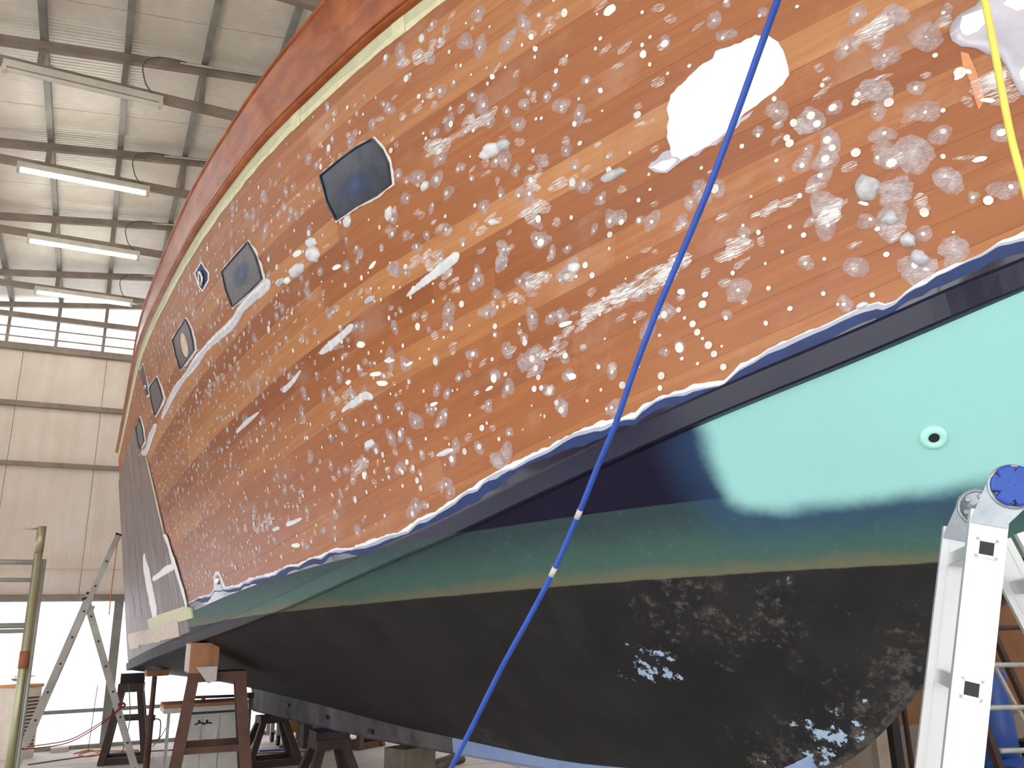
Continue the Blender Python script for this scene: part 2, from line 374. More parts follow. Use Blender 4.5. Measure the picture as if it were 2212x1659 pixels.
# left wall (camera side of the hull): unseen open bay added to light the hull, translucent band, window strip
wl = root('wall_left', 'pale panelled side wall with translucent lower band', None, (XL, 2, 0), kind='structure')
def lpanel(y0, y1, z0, z1, m='wallpanel', name='wall_panel'):
    b = MB(); b.box((XL-.06, y0+.004, z0+.004), (XL, y1-.004, z1-.004)); b.build(name, M[m], wl)
ADDED_DOOR = (-6.5, 2.6, 4.2)
ys = list(np.arange(ADDED_DOOR[1], YF, 1.46))+[YF]
for i in range(len(ys)-1):
    lpanel(ys[i], ys[i+1], 0, 2.05, 'poly', 'translucent_sheet'); lpanel(ys[i], ys[i+1], 2.05, 4.0); lpanel(ys[i], ys[i+1], 4.0, 5.2)
    lpanel(ys[i], ys[i+1], 5.2, 6.28, 'glasswin', 'translucent_sheet')
    b = MB(); b.box((XL-.02, ys[i]-.05, 0), (XL+.1, ys[i]+.05, 6.2)); b.build('wall_post', M['galv'], wl)
lpanel(YB, ADDED_DOOR[0], 0, 6.28); lpanel(ADDED_DOOR[0], ADDED_DOOR[1], ADDED_DOOR[2], 5.2); lpanel(ADDED_DOOR[0], ADDED_DOOR[1], 5.2, 6.28, 'glasswin', 'translucent_sheet')
wr = root('wall_right', 'pale panelled side wall beyond the hull', None, (XR, 2, 0), kind='structure')
for y in np.arange(YB, YF, 2.3):
    b = MB(); b.box((XR, y+.0, 0), (XR+.06, min(y+2.3, YF), 5.2)); b.build('wall_panel', M['wallpanel'], wr)
b = MB(); b.box((XR, YB, 5.2), (XR+.06, YF, 6.28)); b.build('translucent_sheet', M['glasswin'], wr)
wb = root('wall_back', 'panelled end wall behind the camera with open door', None, (XRIDGE, YB, 0), kind='structure')
for x0, x1, z0, z1 in ((XL, -1.8, 0, 6.6), (7.5, XR, 0, 6.6), (-1.8, 7.5, 5.0, 7.1)):
    b = MB(); b.box((x0, YB-.06, z0), (x1, YB, z1)); b.build('wall_panel', M['wallpanel'], wb)

# fluorescent battens under the truss ties, with their looping flex and the next batten's conduit
for i, (y, lit) in enumerate(((7.12, False), (8.87, True), (10.66, True), (12.42, True))):
    lab = ['unlit fluorescent batten under the truss tie', 'lit fluorescent tube next beyond the unlit batten', 'lit fluorescent tube second from the unlit batten', 'lit fluorescent tube beside the bright window strip'][i]
    t = root('ceiling_light', lab, 'light', (-.48, y, 6.16), 'fluorescent battens under the trusses')
    b = MB(); b.box((-1.1, y-.03, 6.135), (.14, y+.03, 6.2)); b.build('batten', M['lampbody'], t)
    b = MB(); b.tube([(-1.07, y-.012, 6.11), (.11, y-.012, 6.11)], .021, 10); b.build('tube', M['lamp'] if lit else M['lampoff'], t)
    for x in (-1.085, .125):
        b = MB(); b.box((x-.018, y-.035, 6.085), (x+.018, y+.02, 6.14)); b.build('end_cap', M['lampbody'], t)
    for x in (-.75, -.2): b = MB(); b.box((x-.012, y-.02, 6.19), (x+.012, y+.08, 6.24)); b.build('bracket', M['frame'], t)
    ty = [7.2, 8.95, 10.72, 12.55][i]
    b = MB(); z = roof_z(.2)
    b.tube(smooth_path([(.3, ty-.06, z+.02), (.18, ty-.07, z+.01), (.05, ty-.08, z-.02), (-.03, ty-.08, z-.08), (-.055, ty-.08, z-.16), (-.04, ty-.08, z-.24), (-.01, ty-.07, 6.3), (.05, ty-.065, 6.23), (.12, y+.03, 6.2)], 6), .006, 6); b.build('flex', M['wire'], t)
    b = MB(); b.tube([(.25, ty-.05, roof_z(.25)+.0), (1.6, ty-.05, roof_z(1.6)+.0)], .012, 8); b.build('conduit', M['lampbody'], t)
# ------------------------------------------------------------------ the yacht: lines plan
def spl(xs, ys):
    xs = np.array(xs, float); ys = np.array(ys, float); nn = len(xs); hh = np.diff(xs); A = np.eye(nn); R = np.zeros(nn)
    for i in range(1, nn-1):
        A[i, i-1] = hh[i-1]; A[i, i] = 2*(hh[i-1]+hh[i]); A[i, i+1] = hh[i]; R[i] = 6*((ys[i+1]-ys[i])/hh[i]-(ys[i]-ys[i-1])/hh[i-1])
    Mm = np.linalg.solve(A, R)
    def f(x):
        x = np.clip(np.asarray(x, float), xs[0], xs[-1]); i = np.clip(np.searchsorted(xs, x)-1, 0, nn-2); a = xs[i+1]-x; b = x-xs[i]; h_ = hh[i]
        return Mm[i]*a**3/(6*h_)+Mm[i+1]*b**3/(6*h_)+(ys[i]/h_-Mm[i]*h_/6)*a+(ys[i+1]/h_-Mm[i+1]*h_/6)*b
    return f
def pl(xs, ys): return lambda x: np.interp(x, xs, ys)
S0 = np.array([2.19867, 10.79115]); _al = math.radians(-4.)
BD = -np.array([math.sin(_al), math.cos(_al)]); BN = np.array([BD[1], -BD[0]])
if BN@(-S0) < 0: BN = -BN
def HW(t, b, z):
    """boat frame (t along the keel towards the bow, b outboard to starboard, height) -> world"""
    t, b, z = np.broadcast_arrays(np.asarray(t, float), np.asarray(b, float), np.asarray(z, float))
    return np.stack([S0[0]+BD[0]*t+BN[0]*b, S0[1]+BD[1]*t+BN[1]*b, z], -1)
def HB(P):
    q = np.asarray(P)[..., :2]-S0; return q@BD, q@BN
T_ST = -1.6
TT = [-1.6, -.34, 1.49, 2.9, 3.86, 4.77, 5.61, 6.21, 6.7, 7.28, 7.73, 8.4, 9.0, 9.6, 10.1, 10.5, 10.8]
tape_b = spl(TT, [1.90, 1.98, 2.10, 2.16, 2.14, 2.10, 2.02, 1.93, 1.82, 1.67, 1.52, 1.28, 1.02, .72, .45, .2, .04])
tape_z = spl(TT, [3.82, 3.87, 3.99, 4.08, 4.15, 4.21, 4.26, 4.30, 4.33, 4.37, 4.40, 4.45, 4.5, 4.55, 4.6, 4.64, 4.67])
ch_b = spl([-1.6, 0, 2.3, 4, 5.2, 6.8, 7.6, 8.24, 8.67, 9.06, 9.38, 9.75], [1.5, 1.52, 1.52, 1.49, 1.44, 1.28, 1.14, .98, .83, .65, .42, .03])
ch_z = spl([-1.6, 2.39, 3.64, 5.185, 6.219, 6.79, 7.238, 7.59, 7.96, 8.22, 8.655, 9.062, 9.403, 9.75], [1.092, 1.437, 1.541, 1.694, 1.834, 1.921, 1.992, 2.063, 2.141, 2.2, 2.303, 2.408, 2.542, 2.72])
gar_z = spl([-1.6, 0, 2, 4, 5.4, 6.5, 7.4, 8.1, 8.27, 8.54, 8.9, 9.0, 9.4, 9.75], [.86, .83, .82, .8, .81, .83, .89, 1.0, 1.09, 1.31, 1.6, 1.68, 2.15, 2.7])
gar_b = pl([-1.6, 6.5, 7.6, 8.3, 9.75], [.09, .09, .06, .03, .02])
keel_z = spl([-.7, .92, 2.44, 3.9, 4.7, 5.92, 7.0, 8.0], [.55, .58, .61, .65, .68, .73, .8, .96])
stem_t = spl([1.0, 1.64, 2.15, 2.7, 3.4, 4.1, 4.7, 5.2], [8.1, 8.97, 9.4, 9.77, 10.15, 10.52, 10.84, 11.05])
RAIL_H = .085
# lower starboard edge of planking and its upper edge, both as (t(s), b, z); s in [0,1] stern -> stem
def low_t(s): return T_ST + s*(9.75-T_ST)
def up_t(s): return T_ST + s*(10.8-T_ST) if np.isscalar(s) else T_ST + np.asarray(s)*(10.8-T_ST)
def side_raw(t, v):
    """topside point for station t, girth fraction v (0 rail .. 1 sheer); near the bow stations lean with the stem"""
    t = np.asarray(t, float); v = np.asarray(v, float)
    k = np.clip((t-6.5)/(10.8-6.5), 0, 1)
    tl = np.where(t < 6.5, t, 6.5+k*(9.75-6.5)); tu = t
    # lean stations only forward of t = 6.5: bottom lags the sheer
    lb, lz = ch_b(tl)+.012, ch_z(tl)+RAIL_H-.006; ub, uz = tape_b(tu)+.018, tape_z(tu)+.085
    conv = np.interp(t, [-1.6, 2, 4.5, 7, 8.5, 10.8], [.0, .0, .03, .03, -.03, -.05])
    bb = lb+(ub-lb)*v+conv*np.sin(np.pi*v); zz = lz+(uz-lz)*v; ts = tl+(tu-tl)*v
    return ts, bb, zz
def side_pt(t, v):
    ts, bb, zz = side_raw(t, v); return HW(ts, bb, zz)
def side_frame(t, v):
    e = 2e-3; P = side_pt(t, v); Et = side_pt(np.asarray(t)+e, v)-side_pt(np.asarray(t)-e, v); Ev = side_pt(t, np.asarray(v)+e)-side_pt(t, np.asarray(v)-e)
    Et = Et/np.linalg.norm(Et, axis=-1, keepdims=True); Nn = np.cross(Et, Ev); Nn = Nn/np.linalg.norm(Nn, axis=-1, keepdims=True)
    out = np.append(BN, 0.); sg = np.sign(Nn@out); sg = np.where(sg == 0, 1, sg); Nn = Nn*sg[..., None]
    Ev = np.cross(Nn, Et); Ev = Ev*np.sign(Ev[..., 2:3]); return P, Et, Ev, Nn
def side_off(t, v, off):
    P, Et, Ev, Nn = side_frame(t, v); return P+Nn*np.asarray(off)[..., None]
def girth(t): return np.linalg.norm(side_pt(t, 1.)-side_pt(t, 0.), axis=-1)
# inverse: pixel -> (t, v) on the topside
_gt, _gv = np.meshgrid(np.linspace(T_ST, 10.6, 420), np.linspace(-.02, 1.02, 90), indexing='ij')
_gp = proj(side_pt(_gt, _gv))
def px_tv(px):
    px = np.asarray(px, float); d = ((_gp-px)**2).sum(-1); i = np.unravel_index(d.argmin(), d.shape); t, v = _gt[i], _gv[i]
    for _ in range(12):
        p = proj(side_pt(t, v)); e = 1e-4
        J = np.stack([(proj(side_pt(t+e, v))-p)/e, (proj(side_pt(t, v+e))-p)/e], -1)
        s = np.linalg.lstsq(J, px-p, rcond=1e-6)[0]; s = np.clip(s, [-.3, -.05], [.3, .05]); t += s[0]; v += s[1]
    return float(np.clip(t, T_ST, 10.7)), float(v)
# bottom surface: w 0 at chine, 1 at garboard
def bot_pt(t, w):
    t = np.asarray(t, float); w = np.asarray(w, float)
    cb, cz, gb, gz = ch_b(t), ch_z(t), gar_b(t), gar_z(t)
    bb = cb+(gb-cb)*w; zz = cz+(gz-cz)*w
    bul = np.interp(t, [-1.6, 3, 6, 7.5, 8.2, 9.75], [.0, .02, .04, .03, .0, 0.])*np.sin(np.pi*np.clip(w, 0, 1))
    return HW(t, bb+bul*.7, zz-bul*.7)
_bt, _bw = np.meshgrid(np.linspace(T_ST, 9.74, 400), np.linspace(0, 1, 80), indexing='ij')
_bp = proj(bot_pt(_bt, _bw))
def px_bw(px):
    px = np.asarray(px, float); d = ((_bp-px)**2).sum(-1); i = np.unravel_index(d.argmin(), d.shape); t, w = _bt[i], _bw[i]
    for _ in range(10):
        p = proj(bot_pt(t, w)); e = 1e-4
        J = np.stack([(proj(bot_pt(t+e, w))-p)/e, (proj(bot_pt(t, w+e))-p)/e], -1)
        s = np.linalg.lstsq(J, px-p, rcond=1e-6)[0]; s = np.clip(s, [-.3, -.1], [.3, .1]); t = float(np.clip(t+s[0], T_ST, 9.74)); w = float(np.clip(w+s[1], 0, 1))
    return t, w
def fattr(o, name, vals):
    a = o.data.attributes.new(name, 'FLOAT', 'POINT'); a.data.foreach_set('value', np.asarray(vals, np.float32).ravel())
def vattr(o, name, vals):
    a = o.data.attributes.new(name, 'FLOAT_VECTOR', 'POINT'); a.data.foreach_set('vector', np.asarray(vals, np.float32).ravel())
def huv_of(t, v):
    t = np.asarray(t, float); v = np.asarray(v, float); return np.stack([t, v*2.6, 0*t], -1)

# paint lines as heights along t (the boat sits a little bow-up)
def fit_line(pxs, fn):
    q = [fn(p) for p in pxs]; return [a[0] for a in q], [a[1] for a in q]
_wlu = [(423, 1309), (521, 1280), (651, 1233), (762, 1196)]
_tz = [(lambda tv: (float(side_raw(*tv)[0]), float(side_raw(*tv)[2])))(px_tv(p)) for p in _wlu]
_tz += [(lambda tw: (tw[0], float(bot_pt(*tw)[2])))(px_bw(p)) for p in [(1162, 1119), (1270, 1109), (1422, 1096), (1567, 1084)]]
_c = np.polyfit([a for a, _ in _tz], [z for _, z in _tz], 2)
def wl_up(t): return np.polyval(_c, np.asarray(t, float))
_tz = [(lambda tw: (tw[0], float(bot_pt(*tw)[2])))(px_bw(p)) for p in [(651, 1315), (836, 1298), (1000, 1285), (1186, 1273), (1405, 1256), (1608, 1239), (1740, 1229), (2029, 1211)]]
_tz += [(lambda tv: (float(side_raw(*tv)[0]), float(side_raw(*tv)[2])))(px_tv((430, 1352)))]
_d = np.polyfit([a for a, _ in _tz], [z for _, z in _tz], 2)
def wl_lo(t): return np.polyval(_d, np.asarray(t, float))
def seg_sd(P, poly):
    """signed distance (inside positive) of points to polygon"""
    P = np.asarray(P, float); poly = np.asarray(poly, float); n = len(poly); D = np.full(P.shape[:-1], 1e9); ins = np.zeros(P.shape[:-1], bool)
    for i in range(n):
        a, c = poly[i], poly[(i+1) % n]; e = c-a; w = P-a; k = np.clip((w@e)/(e@e), 0, 1); q = w-k[..., None]*e; D = np.minimum(D, (q**2).sum(-1))
        cond = (a[1] > P[..., 1]) != (c[1] > P[..., 1]); xi = a[0]+(P[..., 1]-a[1])*(c[0]-a[0])/(c[1]-a[1]+1e-12); ins ^= cond & (P[..., 0] < xi)
    D = np.sqrt(D); return np.where(ins, D, -D)
def bot_tg(t, w): return np.stack([np.asarray(t, float), np.asarray(w, float)*1.5], -1)
def poly_bw(pxs): return np.array([bot_tg(*px_bw(p)) for p in pxs])
AQ = poly_bw([(1512, 918), (1530, 980), (1558, 1040), (1580, 1080), (1610, 1093), (1700, 1097), (1780, 1087), (1870, 1080), (1960, 1070), (2060, 1058), (2150, 1045), (2210, 1035)])
AQ = np.vstack([AQ, [[10.6, .8], [10.6, -.6], [AQ[0, 0]-.02, -.6]]])

yacht = root('motor_yacht', 'large wooden motor yacht hull stripped to orange planking above a navy stripe, on stands', 'boat', (*HW(4., 0., 0.)[:2], 0.55))
# --- bottom panels
def bottom_attrs(o, t, w, P):
    z = P[..., 2]; tg = bot_tg(t, w)
    fattr(o, 'wu', z-wl_up(t)); fattr(o, 'wl', z-wl_lo(t)); fattr(o, 'aq', seg_sd(tg, AQ))
    c = np.full(t.shape, -1.)
    for px, r in (((1800, 1590), .24), ((1765, 1570), .18), ((1700, 1655), .15), ((1412, 1440), .24), ((1845, 1545), .12), ((543, 1385), .09), ((1640, 1228), .1), ((1700, 1218), .12), ((600, 1445), .05)):
        q = bot_tg(*px_bw(px)); c = np.maximum(c, r-np.linalg.norm((tg-q)*np.array([1., 1.3]), axis=-1)*1.)
    fattr(o, 'chip', np.clip(c, -1, 1)-.2)
    s = np.zeros(t.shape)
    for px, r in (((1480, 1320), .5), ((1650, 1330), .4), ((1850, 1560), .55), ((1930, 1430), .4), ((1700, 1640), .5), ((560, 1590), .4), ((1050, 1590), .5), ((1960, 1480), .5)):
        q = bot_tg(*px_bw(px)); s = np.maximum(s, np.clip(1-np.linalg.norm(tg-q, axis=-1)/r, 0, 1))
    fattr(o, 'scuff', s)
def mirror_(P):
    t, bb = HB(P); return HW(t, -bb, np.asarray(P)[..., 2])
tg_, wg_ = np.meshgrid(np.linspace(T_ST, 9.75, 480), np.linspace(0, 1, 72), indexing='ij')
P = bot_pt(tg_, wg_); b = MB(); b.grid(P); o = b.build('hull_bottom', M['bottom'], yacht, True); bottom_attrs(o, tg_, wg_, P)
def mirror(P):
    t, bb = HB(P); return HW(t, -bb, np.asarray(P)[..., 2])
t2, w2 = np.meshgrid(np.linspace(T_ST, 9.75, 90), np.linspace(0, 1, 12), indexing='ij')
b = MB(); b.grid(mirror(bot_pt(t2, w2))); o = b.build('hull_bottom', M['bottom'], yacht, True); bottom_attrs(o, t2, w2, bot_pt(t2, w2))
ts_ = np.linspace(7.9, 9.75, 60); gb_ = gar_b(ts_)
P = np.stack([HW(ts_, gb_, gar_z(ts_)), HW(ts_+.012, gb_*.5, gar_z(ts_)-.008), HW(ts_+.012, -gb_*.5, gar_z(ts_)-.008), HW(ts_, -gb_, gar_z(ts_))], 1)
o = MB().grid(P).build('stem', M['bottom'], yacht, True); tt = np.repeat(ts_[:, None], 4, 1)
fattr(o, 'wu', P[..., 2]-wl_up(tt)); fattr(o, 'wl', P[..., 2]-wl_lo(tt)); fattr(o, 'aq', np.where(P[..., 2] > wl_up(tt)+.1, .3, -1.)); fattr(o, 'chip', 0*tt-1.); fattr(o, 'scuff', 0*tt+1.2)
ts_ = np.linspace(0, 1, 40); P = np.stack([side_pt(10.8, ts_), mirror_(side_pt(10.8, ts_))], 1)
MB().grid(P).build('stem_head', M['varnish'], yacht, True)
# --- chine rail (spray rail) both sides: lip, face, underside
def rail_pts(t):
    cb, cz = ch_b(t), ch_z(t); k = np.clip((9.75-t)/.5, .25, 1)
    prof = [(-.02, -.004), (.028, -.006), (.034, .0), (.046, RAIL_H-.012), (.042, RAIL_H), (.03, RAIL_H+.004), (.02, RAIL_H-.001), (-.004, RAIL_H+.003)]
    return np.stack([HW(t, np.maximum(cb, .0)+a*k, cz+c) for a, c in prof], 1)
ts = np.linspace(T_ST, 9.75, 300)
for sd in (1, -1):
    P = rail_pts(ts); Q = P if sd > 0 else mirror(P); b = MB(); b.grid(Q); o = b.build('chine_rail', M['bottom'], yacht, False)
    tt = np.repeat(ts[:, None], P.shape[1], 1); fattr(o, 'wu', P[..., 2]-wl_up(tt)); fattr(o, 'wl', P[..., 2]-wl_lo(tt)); fattr(o, 'chip', np.full(tt.shape, -1.)); fattr(o, 'scuff', np.full(tt.shape, .1))
    kk = np.arange(P.shape[1])[None, :]; fattr(o, 'aq', -1.+0*tt)
# --- keel and skeg
tk = np.linspace(-1.0, 8.05, 60)
def keel_part(name, t0, t1, m, aft_rake=0.):
    tq = np.linspace(t0, t1, 40); V = []
    rows_ = []
    for t in tq:
        kz = float(keel_z(max(t, -.7))); gz = float(gar_z(t))+.06; th = .085
        rt = t+(aft_rake if t == t0 else 0.)
        rows_.append([HW(t, th, gz), HW(rt, th*.85, kz+.02), HW(rt, th*.6, kz), HW(rt, -th*.6, kz), HW(rt, -th*.85, kz+.02), HW(t, -th, gz)])
    b = MB(); b.grid(np.array(rows_)); n = 6; b.F.append(tuple(range(n))[::-1]); b.F.append(tuple(range(len(b.V)-n, len(b.V)))); return b.build(name, m, yacht)
keel_part('skeg', -1.1, 4.86, M['skeg'], .42); keel_part('keel', 4.87, 8.1, M['keelblue'])
# skeg sheathing patches and bolts
for t, z in ((.75, .74), (2.1, .72), (3.3, .7)):
    b = MB(); b.obox(HW(t, .092, z), HW(t+.05, .092, z)-HW(t, .092, z), HW(t, .1, z)-HW(t, .092, z), (0, 0, .018)); b.build('skeg_fitting', M['black'], yacht)
# --- inner shell, deck, port side, transom
t2, v2 = np.meshgrid(np.linspace(T_ST, 10.8, 80), np.linspace(0, 1, 10), indexing='ij')
b = MB(); b.grid(side_off(t2, v2, np.full(t2.shape, -.02))); b.build('hull_lining', M['inner'], yacht, True)
o = MB().grid(mirror(side_pt(t2, v2))).build('port_topside', M['plank'], yacht, True); vattr(o, 'huv', huv_of(t2, v2)); fattr(o, 'tone', np.full(t2.shape, .5))
td = np.linspace(T_ST, 10.8, 60)
b = MB(); b.grid(np.stack([HW(td, k*(tape_b(td)), tape_z(td)+.07+.05*(1-abs(k))) for k in (-1, -.5, 0, .5, 1)], 1)); b.build('deck', M['deckpaint'], yacht)  # simple unseen deck, added to block light
vs = np.linspace(0, 1, 12); tr = [side_pt(T_ST, v) for v in vs]; bo = [bot_pt(T_ST, w) for w in np.linspace(0, 1, 6)]
ring_ = [*bo[::-1], *tr]; ringm = [mirror(p) for p in ring_[::-1]]
M['glass'] = None
def make_glasscloth():
    m, nt, N, L, B = nodes_of('wetted_glass_cloth'); h = attr(N, 'huv').outputs['Vector']
    s = noise(N, L, vscale(N, L, h, (26, .7, 1)), 1., 4, .6); n = noise(N, L, h, 3., 5)
    c = mix(N, L, step(N, L, s, .3, .7), lin((104, 92, 88)), lin((152, 141, 136)))
    c = mix(N, L, step(N, L, n, .45, .75), c, lin((116, 98, 90)))
    c = mix(N, L, mathn(N, L, 'MULTIPLY', step(N, L, s, .6, .72), .6), c, lin((186, 184, 184)))
    L.new(c, B.inputs['Base Color']); B.inputs['Roughness'].default_value = .5; B.inputs['Specular IOR Level'].default_value = .22; return m
M['glass'] = make_glasscloth()
o = mobj('transom', ring_+ringm, [tuple(range(len(ring_)*2))], M['glass'], yacht)
# --- starboard topside planks, each a strake length of its own
NS = 17
tones = np.clip(.45+.5*(RNG.random((NS, 1))-.5)+.14*RNG.normal(0, 1, (NS, 4)), 0, 1); tones[11] = (.95, .8, .45, .3); tones[0] = .55; tones[13] = (.5, .7, .95, .85); tones[15] = (.4, .5, .75, .5); tones[12] = (.25, .3, .3, .25); tones[16] = (.45, .35, .3, .35)
for j in range(NS):
    cuts = [T_ST] + sorted([RNG.uniform(1.2, 4.4)]+[RNG.uniform(6.4, 8.8)]) + [10.8]
    for c in range(len(cuts)-1):
        t0, t1 = cuts[c]+(.0003 if c else 0), cuts[c+1]-.0003
        tt = np.linspace(t0, t1, max(6, int((t1-t0)/.11))); v0, v1 = j/NS, (j+1)/NS; g = .00012
        vv = np.array([v0+g, v0+g, v0+g+.002, .5*(v0+v1), v1-g-.002, v1-g, v1-g]); of = np.array([-.018, -.0006, 0, 0, 0, -.0006, -.018])
        A, Bv = np.meshgrid(tt, vv, indexing='ij'); off = np.repeat(of[None, :], len(tt), 0)
        o = MB().grid(side_off(A, Bv, off)).build('plank', M['plank'], yacht, False)
        vattr(o, 'huv', huv_of(A, Bv)+np.array([0, j*.37, 0])); fattr(o, 'tone', np.full(A.shape, tones[j, c]))
# --- bulwark: varnished, with moulding and capping
bw_off = pl([-1.6, 1.5, 3, 5, 10.8], [.03, .035, .06, .1, .16])
bw_z = spl([-1.6, 0, 1.5, 2.8, 4., 4.85, 5.35, 5.93, 6.5, 7.0, 8, 9.5, 10.8], [4.12, 4.2, 4.3, 4.38, 4.48, 4.557, 4.606, 4.66, 4.75, 4.82, 4.93, 5.06, 5.15])
tb_ = np.linspace(T_ST, 10.8, 160)
for sd in (1, -1):
    prof = []
    for k in np.linspace(0, 1, 9):
        prof.append(HW(tb_, tape_b(tb_)+.03+(bw_off(tb_)-.03)*k, tape_z(tb_)+.1+(bw_z(tb_)-tape_z(tb_)-.1)*k))
    Pb = np.stack(prof, 1); P = Pb if sd > 0 else mirror(Pb)
    o = MB().grid(P).build('bulwark', M['varnish'], yacht, True); aa = np.repeat(tb_[:, None], 9, 1); vattr(o, 'huv', np.stack([aa, np.repeat(np.linspace(0, .4, 9)[None], len(tb_), 0), 0*aa], -1))
    for nm, dz0, w_, h_ in (('sheer_moulding', .085, .05, .032), ('bead_moulding', .128, .044, .016)):
        base = tape_b(tb_)
        pr = [(.0, dz0), (w_, dz0+.002), (w_+.008, dz0+h_*.5), (w_, dz0+h_), (.0, dz0+h_)]
        P = np.stack([HW(tb_, base+a, tape_z(tb_)+c) for a, c in pr], 1); P = P if sd > 0 else mirror(P)
        o = MB().grid(P).build(nm, M['varnish'], yacht, True); aa = np.repeat(tb_[:, None], 5, 1); vattr(o, 'huv', np.stack([aa, 0*aa+1.3, 0*aa], -1))
    pr = [(-.06, .0), (.005, .0), (.014, .012), (.008, .028), (-.06, .03), (-.06, .0)]
    P = np.stack([HW(tb_, tape_b(tb_)+bw_off(tb_)+a, bw_z(tb_)+c) for a, c in pr], 1); P = P if sd > 0 else mirror(P)
    o = MB().grid(P).build('cap_rail', M['varnish'], yacht, True); aa = np.repeat(tb_[:, None], 6, 1); vattr(o, 'huv', np.stack([aa, 0*aa+2.1, 0*aa], -1))
    inn = np.stack([HW(tb_, tape_b(tb_)-.0, tape_z(tb_)+.07), HW(tb_, tape_b(tb_)+bw_off(tb_)-.04, bw_z(tb_)+.01)], 1); inn = inn if sd > 0 else mirror(inn)
    MB().grid(inn).build('bulwark_lining', M['deckpaint'], yacht)

# ------------------------------------------------------------------ things applied to the planking
def strip_tv(name, t, vlo, vhi, off, m, n=3, parent=None):
    A = np.repeat(np.asarray(t)[:, None], n+2, 1); k = np.concatenate([[0], np.linspace(0, 1, n), [1]])[None]
    Bv = np.asarray(vlo)[:, None]*(1-k)+np.asarray(vhi)[:, None]*k; of = np.full(A.shape, off); of[:, 0] = of[:, -1] = -.002
    o = MB().grid(side_off(A, Bv, of)).build(name, m, parent or yacht); vattr(o, 'huv', huv_of(A, Bv)); fattr(o, 'alpha', np.ones(A.shape)); return o
def ring_patch(name, tv, off, m, rings=(1, .8, .5, .2), dome=0., parent=None, skirt=True, edge_alpha=1., label=None):
    tv = np.asarray(tv, float); c = tv.mean(0); n = len(tv); T, Vv, O, A = [], [], [], []
    if skirt: T += list(tv[:, 0]); Vv += list(tv[:, 1]); O += [-.002]*n; A += [edge_alpha]*n
    for r in rings:
        q = c+(tv-c)*r; T += list(q[:, 0]); Vv += list(q[:, 1]); O += [off+dome*math.sqrt(max(0, 1-r*r))]*n; A += [(1-r)**.8 if edge_alpha == 0. else (edge_alpha if r == 1 else 1.)]*n
    T.append(c[0]); Vv.append(c[1]); O.append(off+dome); A.append(1.)
    P = side_off(np.array(T), np.array(Vv), np.array(O)); R = len(rings)+int(skirt)
    F = [(k*n+i, k*n+(i+1) % n, (k+1)*n+(i+1) % n, (k+1)*n+i) for k in range(R-1) for i in range(n)]+[((R-1)*n+i, (R-1)*n+(i+1) % n, R*n) for i in range(n)]
    o = mobj(name, P, F, m, parent or yacht, dome > 0, label); vattr(o, 'huv', huv_of(T, Vv)); fattr(o, 'alpha', A); return o
def densify(px, step_=14., jit=0.):
    out = []; n = len(px)
    for i in range(n):
        a, c = np.array(px[i], float), np.array(px[(i+1) % n], float); k = max(1, int(np.linalg.norm(c-a)/step_))
        for j in range(k): out.append(a+(c-a)*j/k+(RNG.normal(0, jit, 2) if jit and j else 0))
    return out
def tv_poly(px): return np.array([px_tv(p) for p in px])
def blob_px(name, c, rx, ry, ang, off, m, dome=0., n=14, wob=.12, rings=(1, .85, .55, .25), **kw):
    a = np.arange(n)*2*math.pi/n; r = 1+RNG.normal(0, wob, n); ca, sa = math.cos(math.radians(ang)), math.sin(math.radians(ang))
    pts = [(c[0]+rx*r[i]*math.cos(a[i])*ca-ry*r[i]*math.sin(a[i])*sa, c[1]+rx*r[i]*math.cos(a[i])*sa+ry*r[i]*math.sin(a[i])*ca) for i in range(n)]
    return ring_patch(name, tv_poly(pts), off, m, rings, dome, **kw)

# masking tape under the moulding
tq = np.linspace(T_ST, 10.7, 260)
def v_of_dz(t, dz): return 1.-(.085-dz)/(side_raw(t, np.ones_like(t))[2]-side_raw(t, np.zeros_like(t))[2])
ed = np.interp(tq, np.linspace(T_ST, 10.7, 130), RNG.normal(0, .004, 130))
o = strip_tv('masking_tape', tq, v_of_dz(tq, ed), v_of_dz(tq, .083+0*tq), .004, M['masktape'], 4); o['label'] = 'pale yellow masking tape along the sheer'
o = strip_tv('masking_tape', tq, v_of_dz(tq, .036+.008*np.sin(tq*5)+.006*np.sin(tq*13)), v_of_dz(tq, .084+0*tq), .0055, M['tapegreen'], 3); o['label'] = 'greyish green tape run along the sheer'
for px in ((862, 62), (640, 262)):
    t0, _ = px_tv(px); tq2 = np.linspace(t0-.045, t0+.045, 5); strip_tv('tape_overlap', tq2, v_of_dz(tq2, 0*tq2-.002), v_of_dz(tq2, .084+0*tq2), .007, M['masktape'], 3)

# feathered paint layers along the rail
EDGE = [(406, 1303), (432, 1289), (454, 1283), (463, 1272), (517, 1262), (539, 1249), (562, 1244), (595, 1234), (621, 1220), (645, 1218), (666, 1207), (695, 1197), (725, 1184), (758, 1184), (777, 1175), (814, 1162), (836, 1155), (858, 1150), (880, 1138), (905, 1118), (940, 1106), (970, 1084), (1000, 1065), (1020, 1052), (1044, 1033), (1078, 1015), (1111, 998), (1145, 981), (1186, 964), (1216, 947), (1250, 929), (1287, 913), (1317, 907), (1335, 905), (1373, 890), (1389, 874), (1422, 860), (1452, 849), (1479, 841), (1501, 830), (1536, 827), (1563, 822), (1577, 808), (1598, 787), (1634, 770), (1663, 751), (1693, 738), (1734, 720), (1761, 709), (1785, 700), (1810, 688), (1850, 668), (1871, 659), (1897, 652), (1911, 657), (1935, 649), (1955, 631), (1974, 617), (2001, 604), (2015, 593), (2027, 585), (2046, 579), (2087, 560), (2125, 544), (2158, 523), (2177, 518), (2212, 500)]
etv = tv_poly(EDGE); et = etv[:, 0]; order = np.argsort(et); et = et[order]; ev = etv[order, 1]
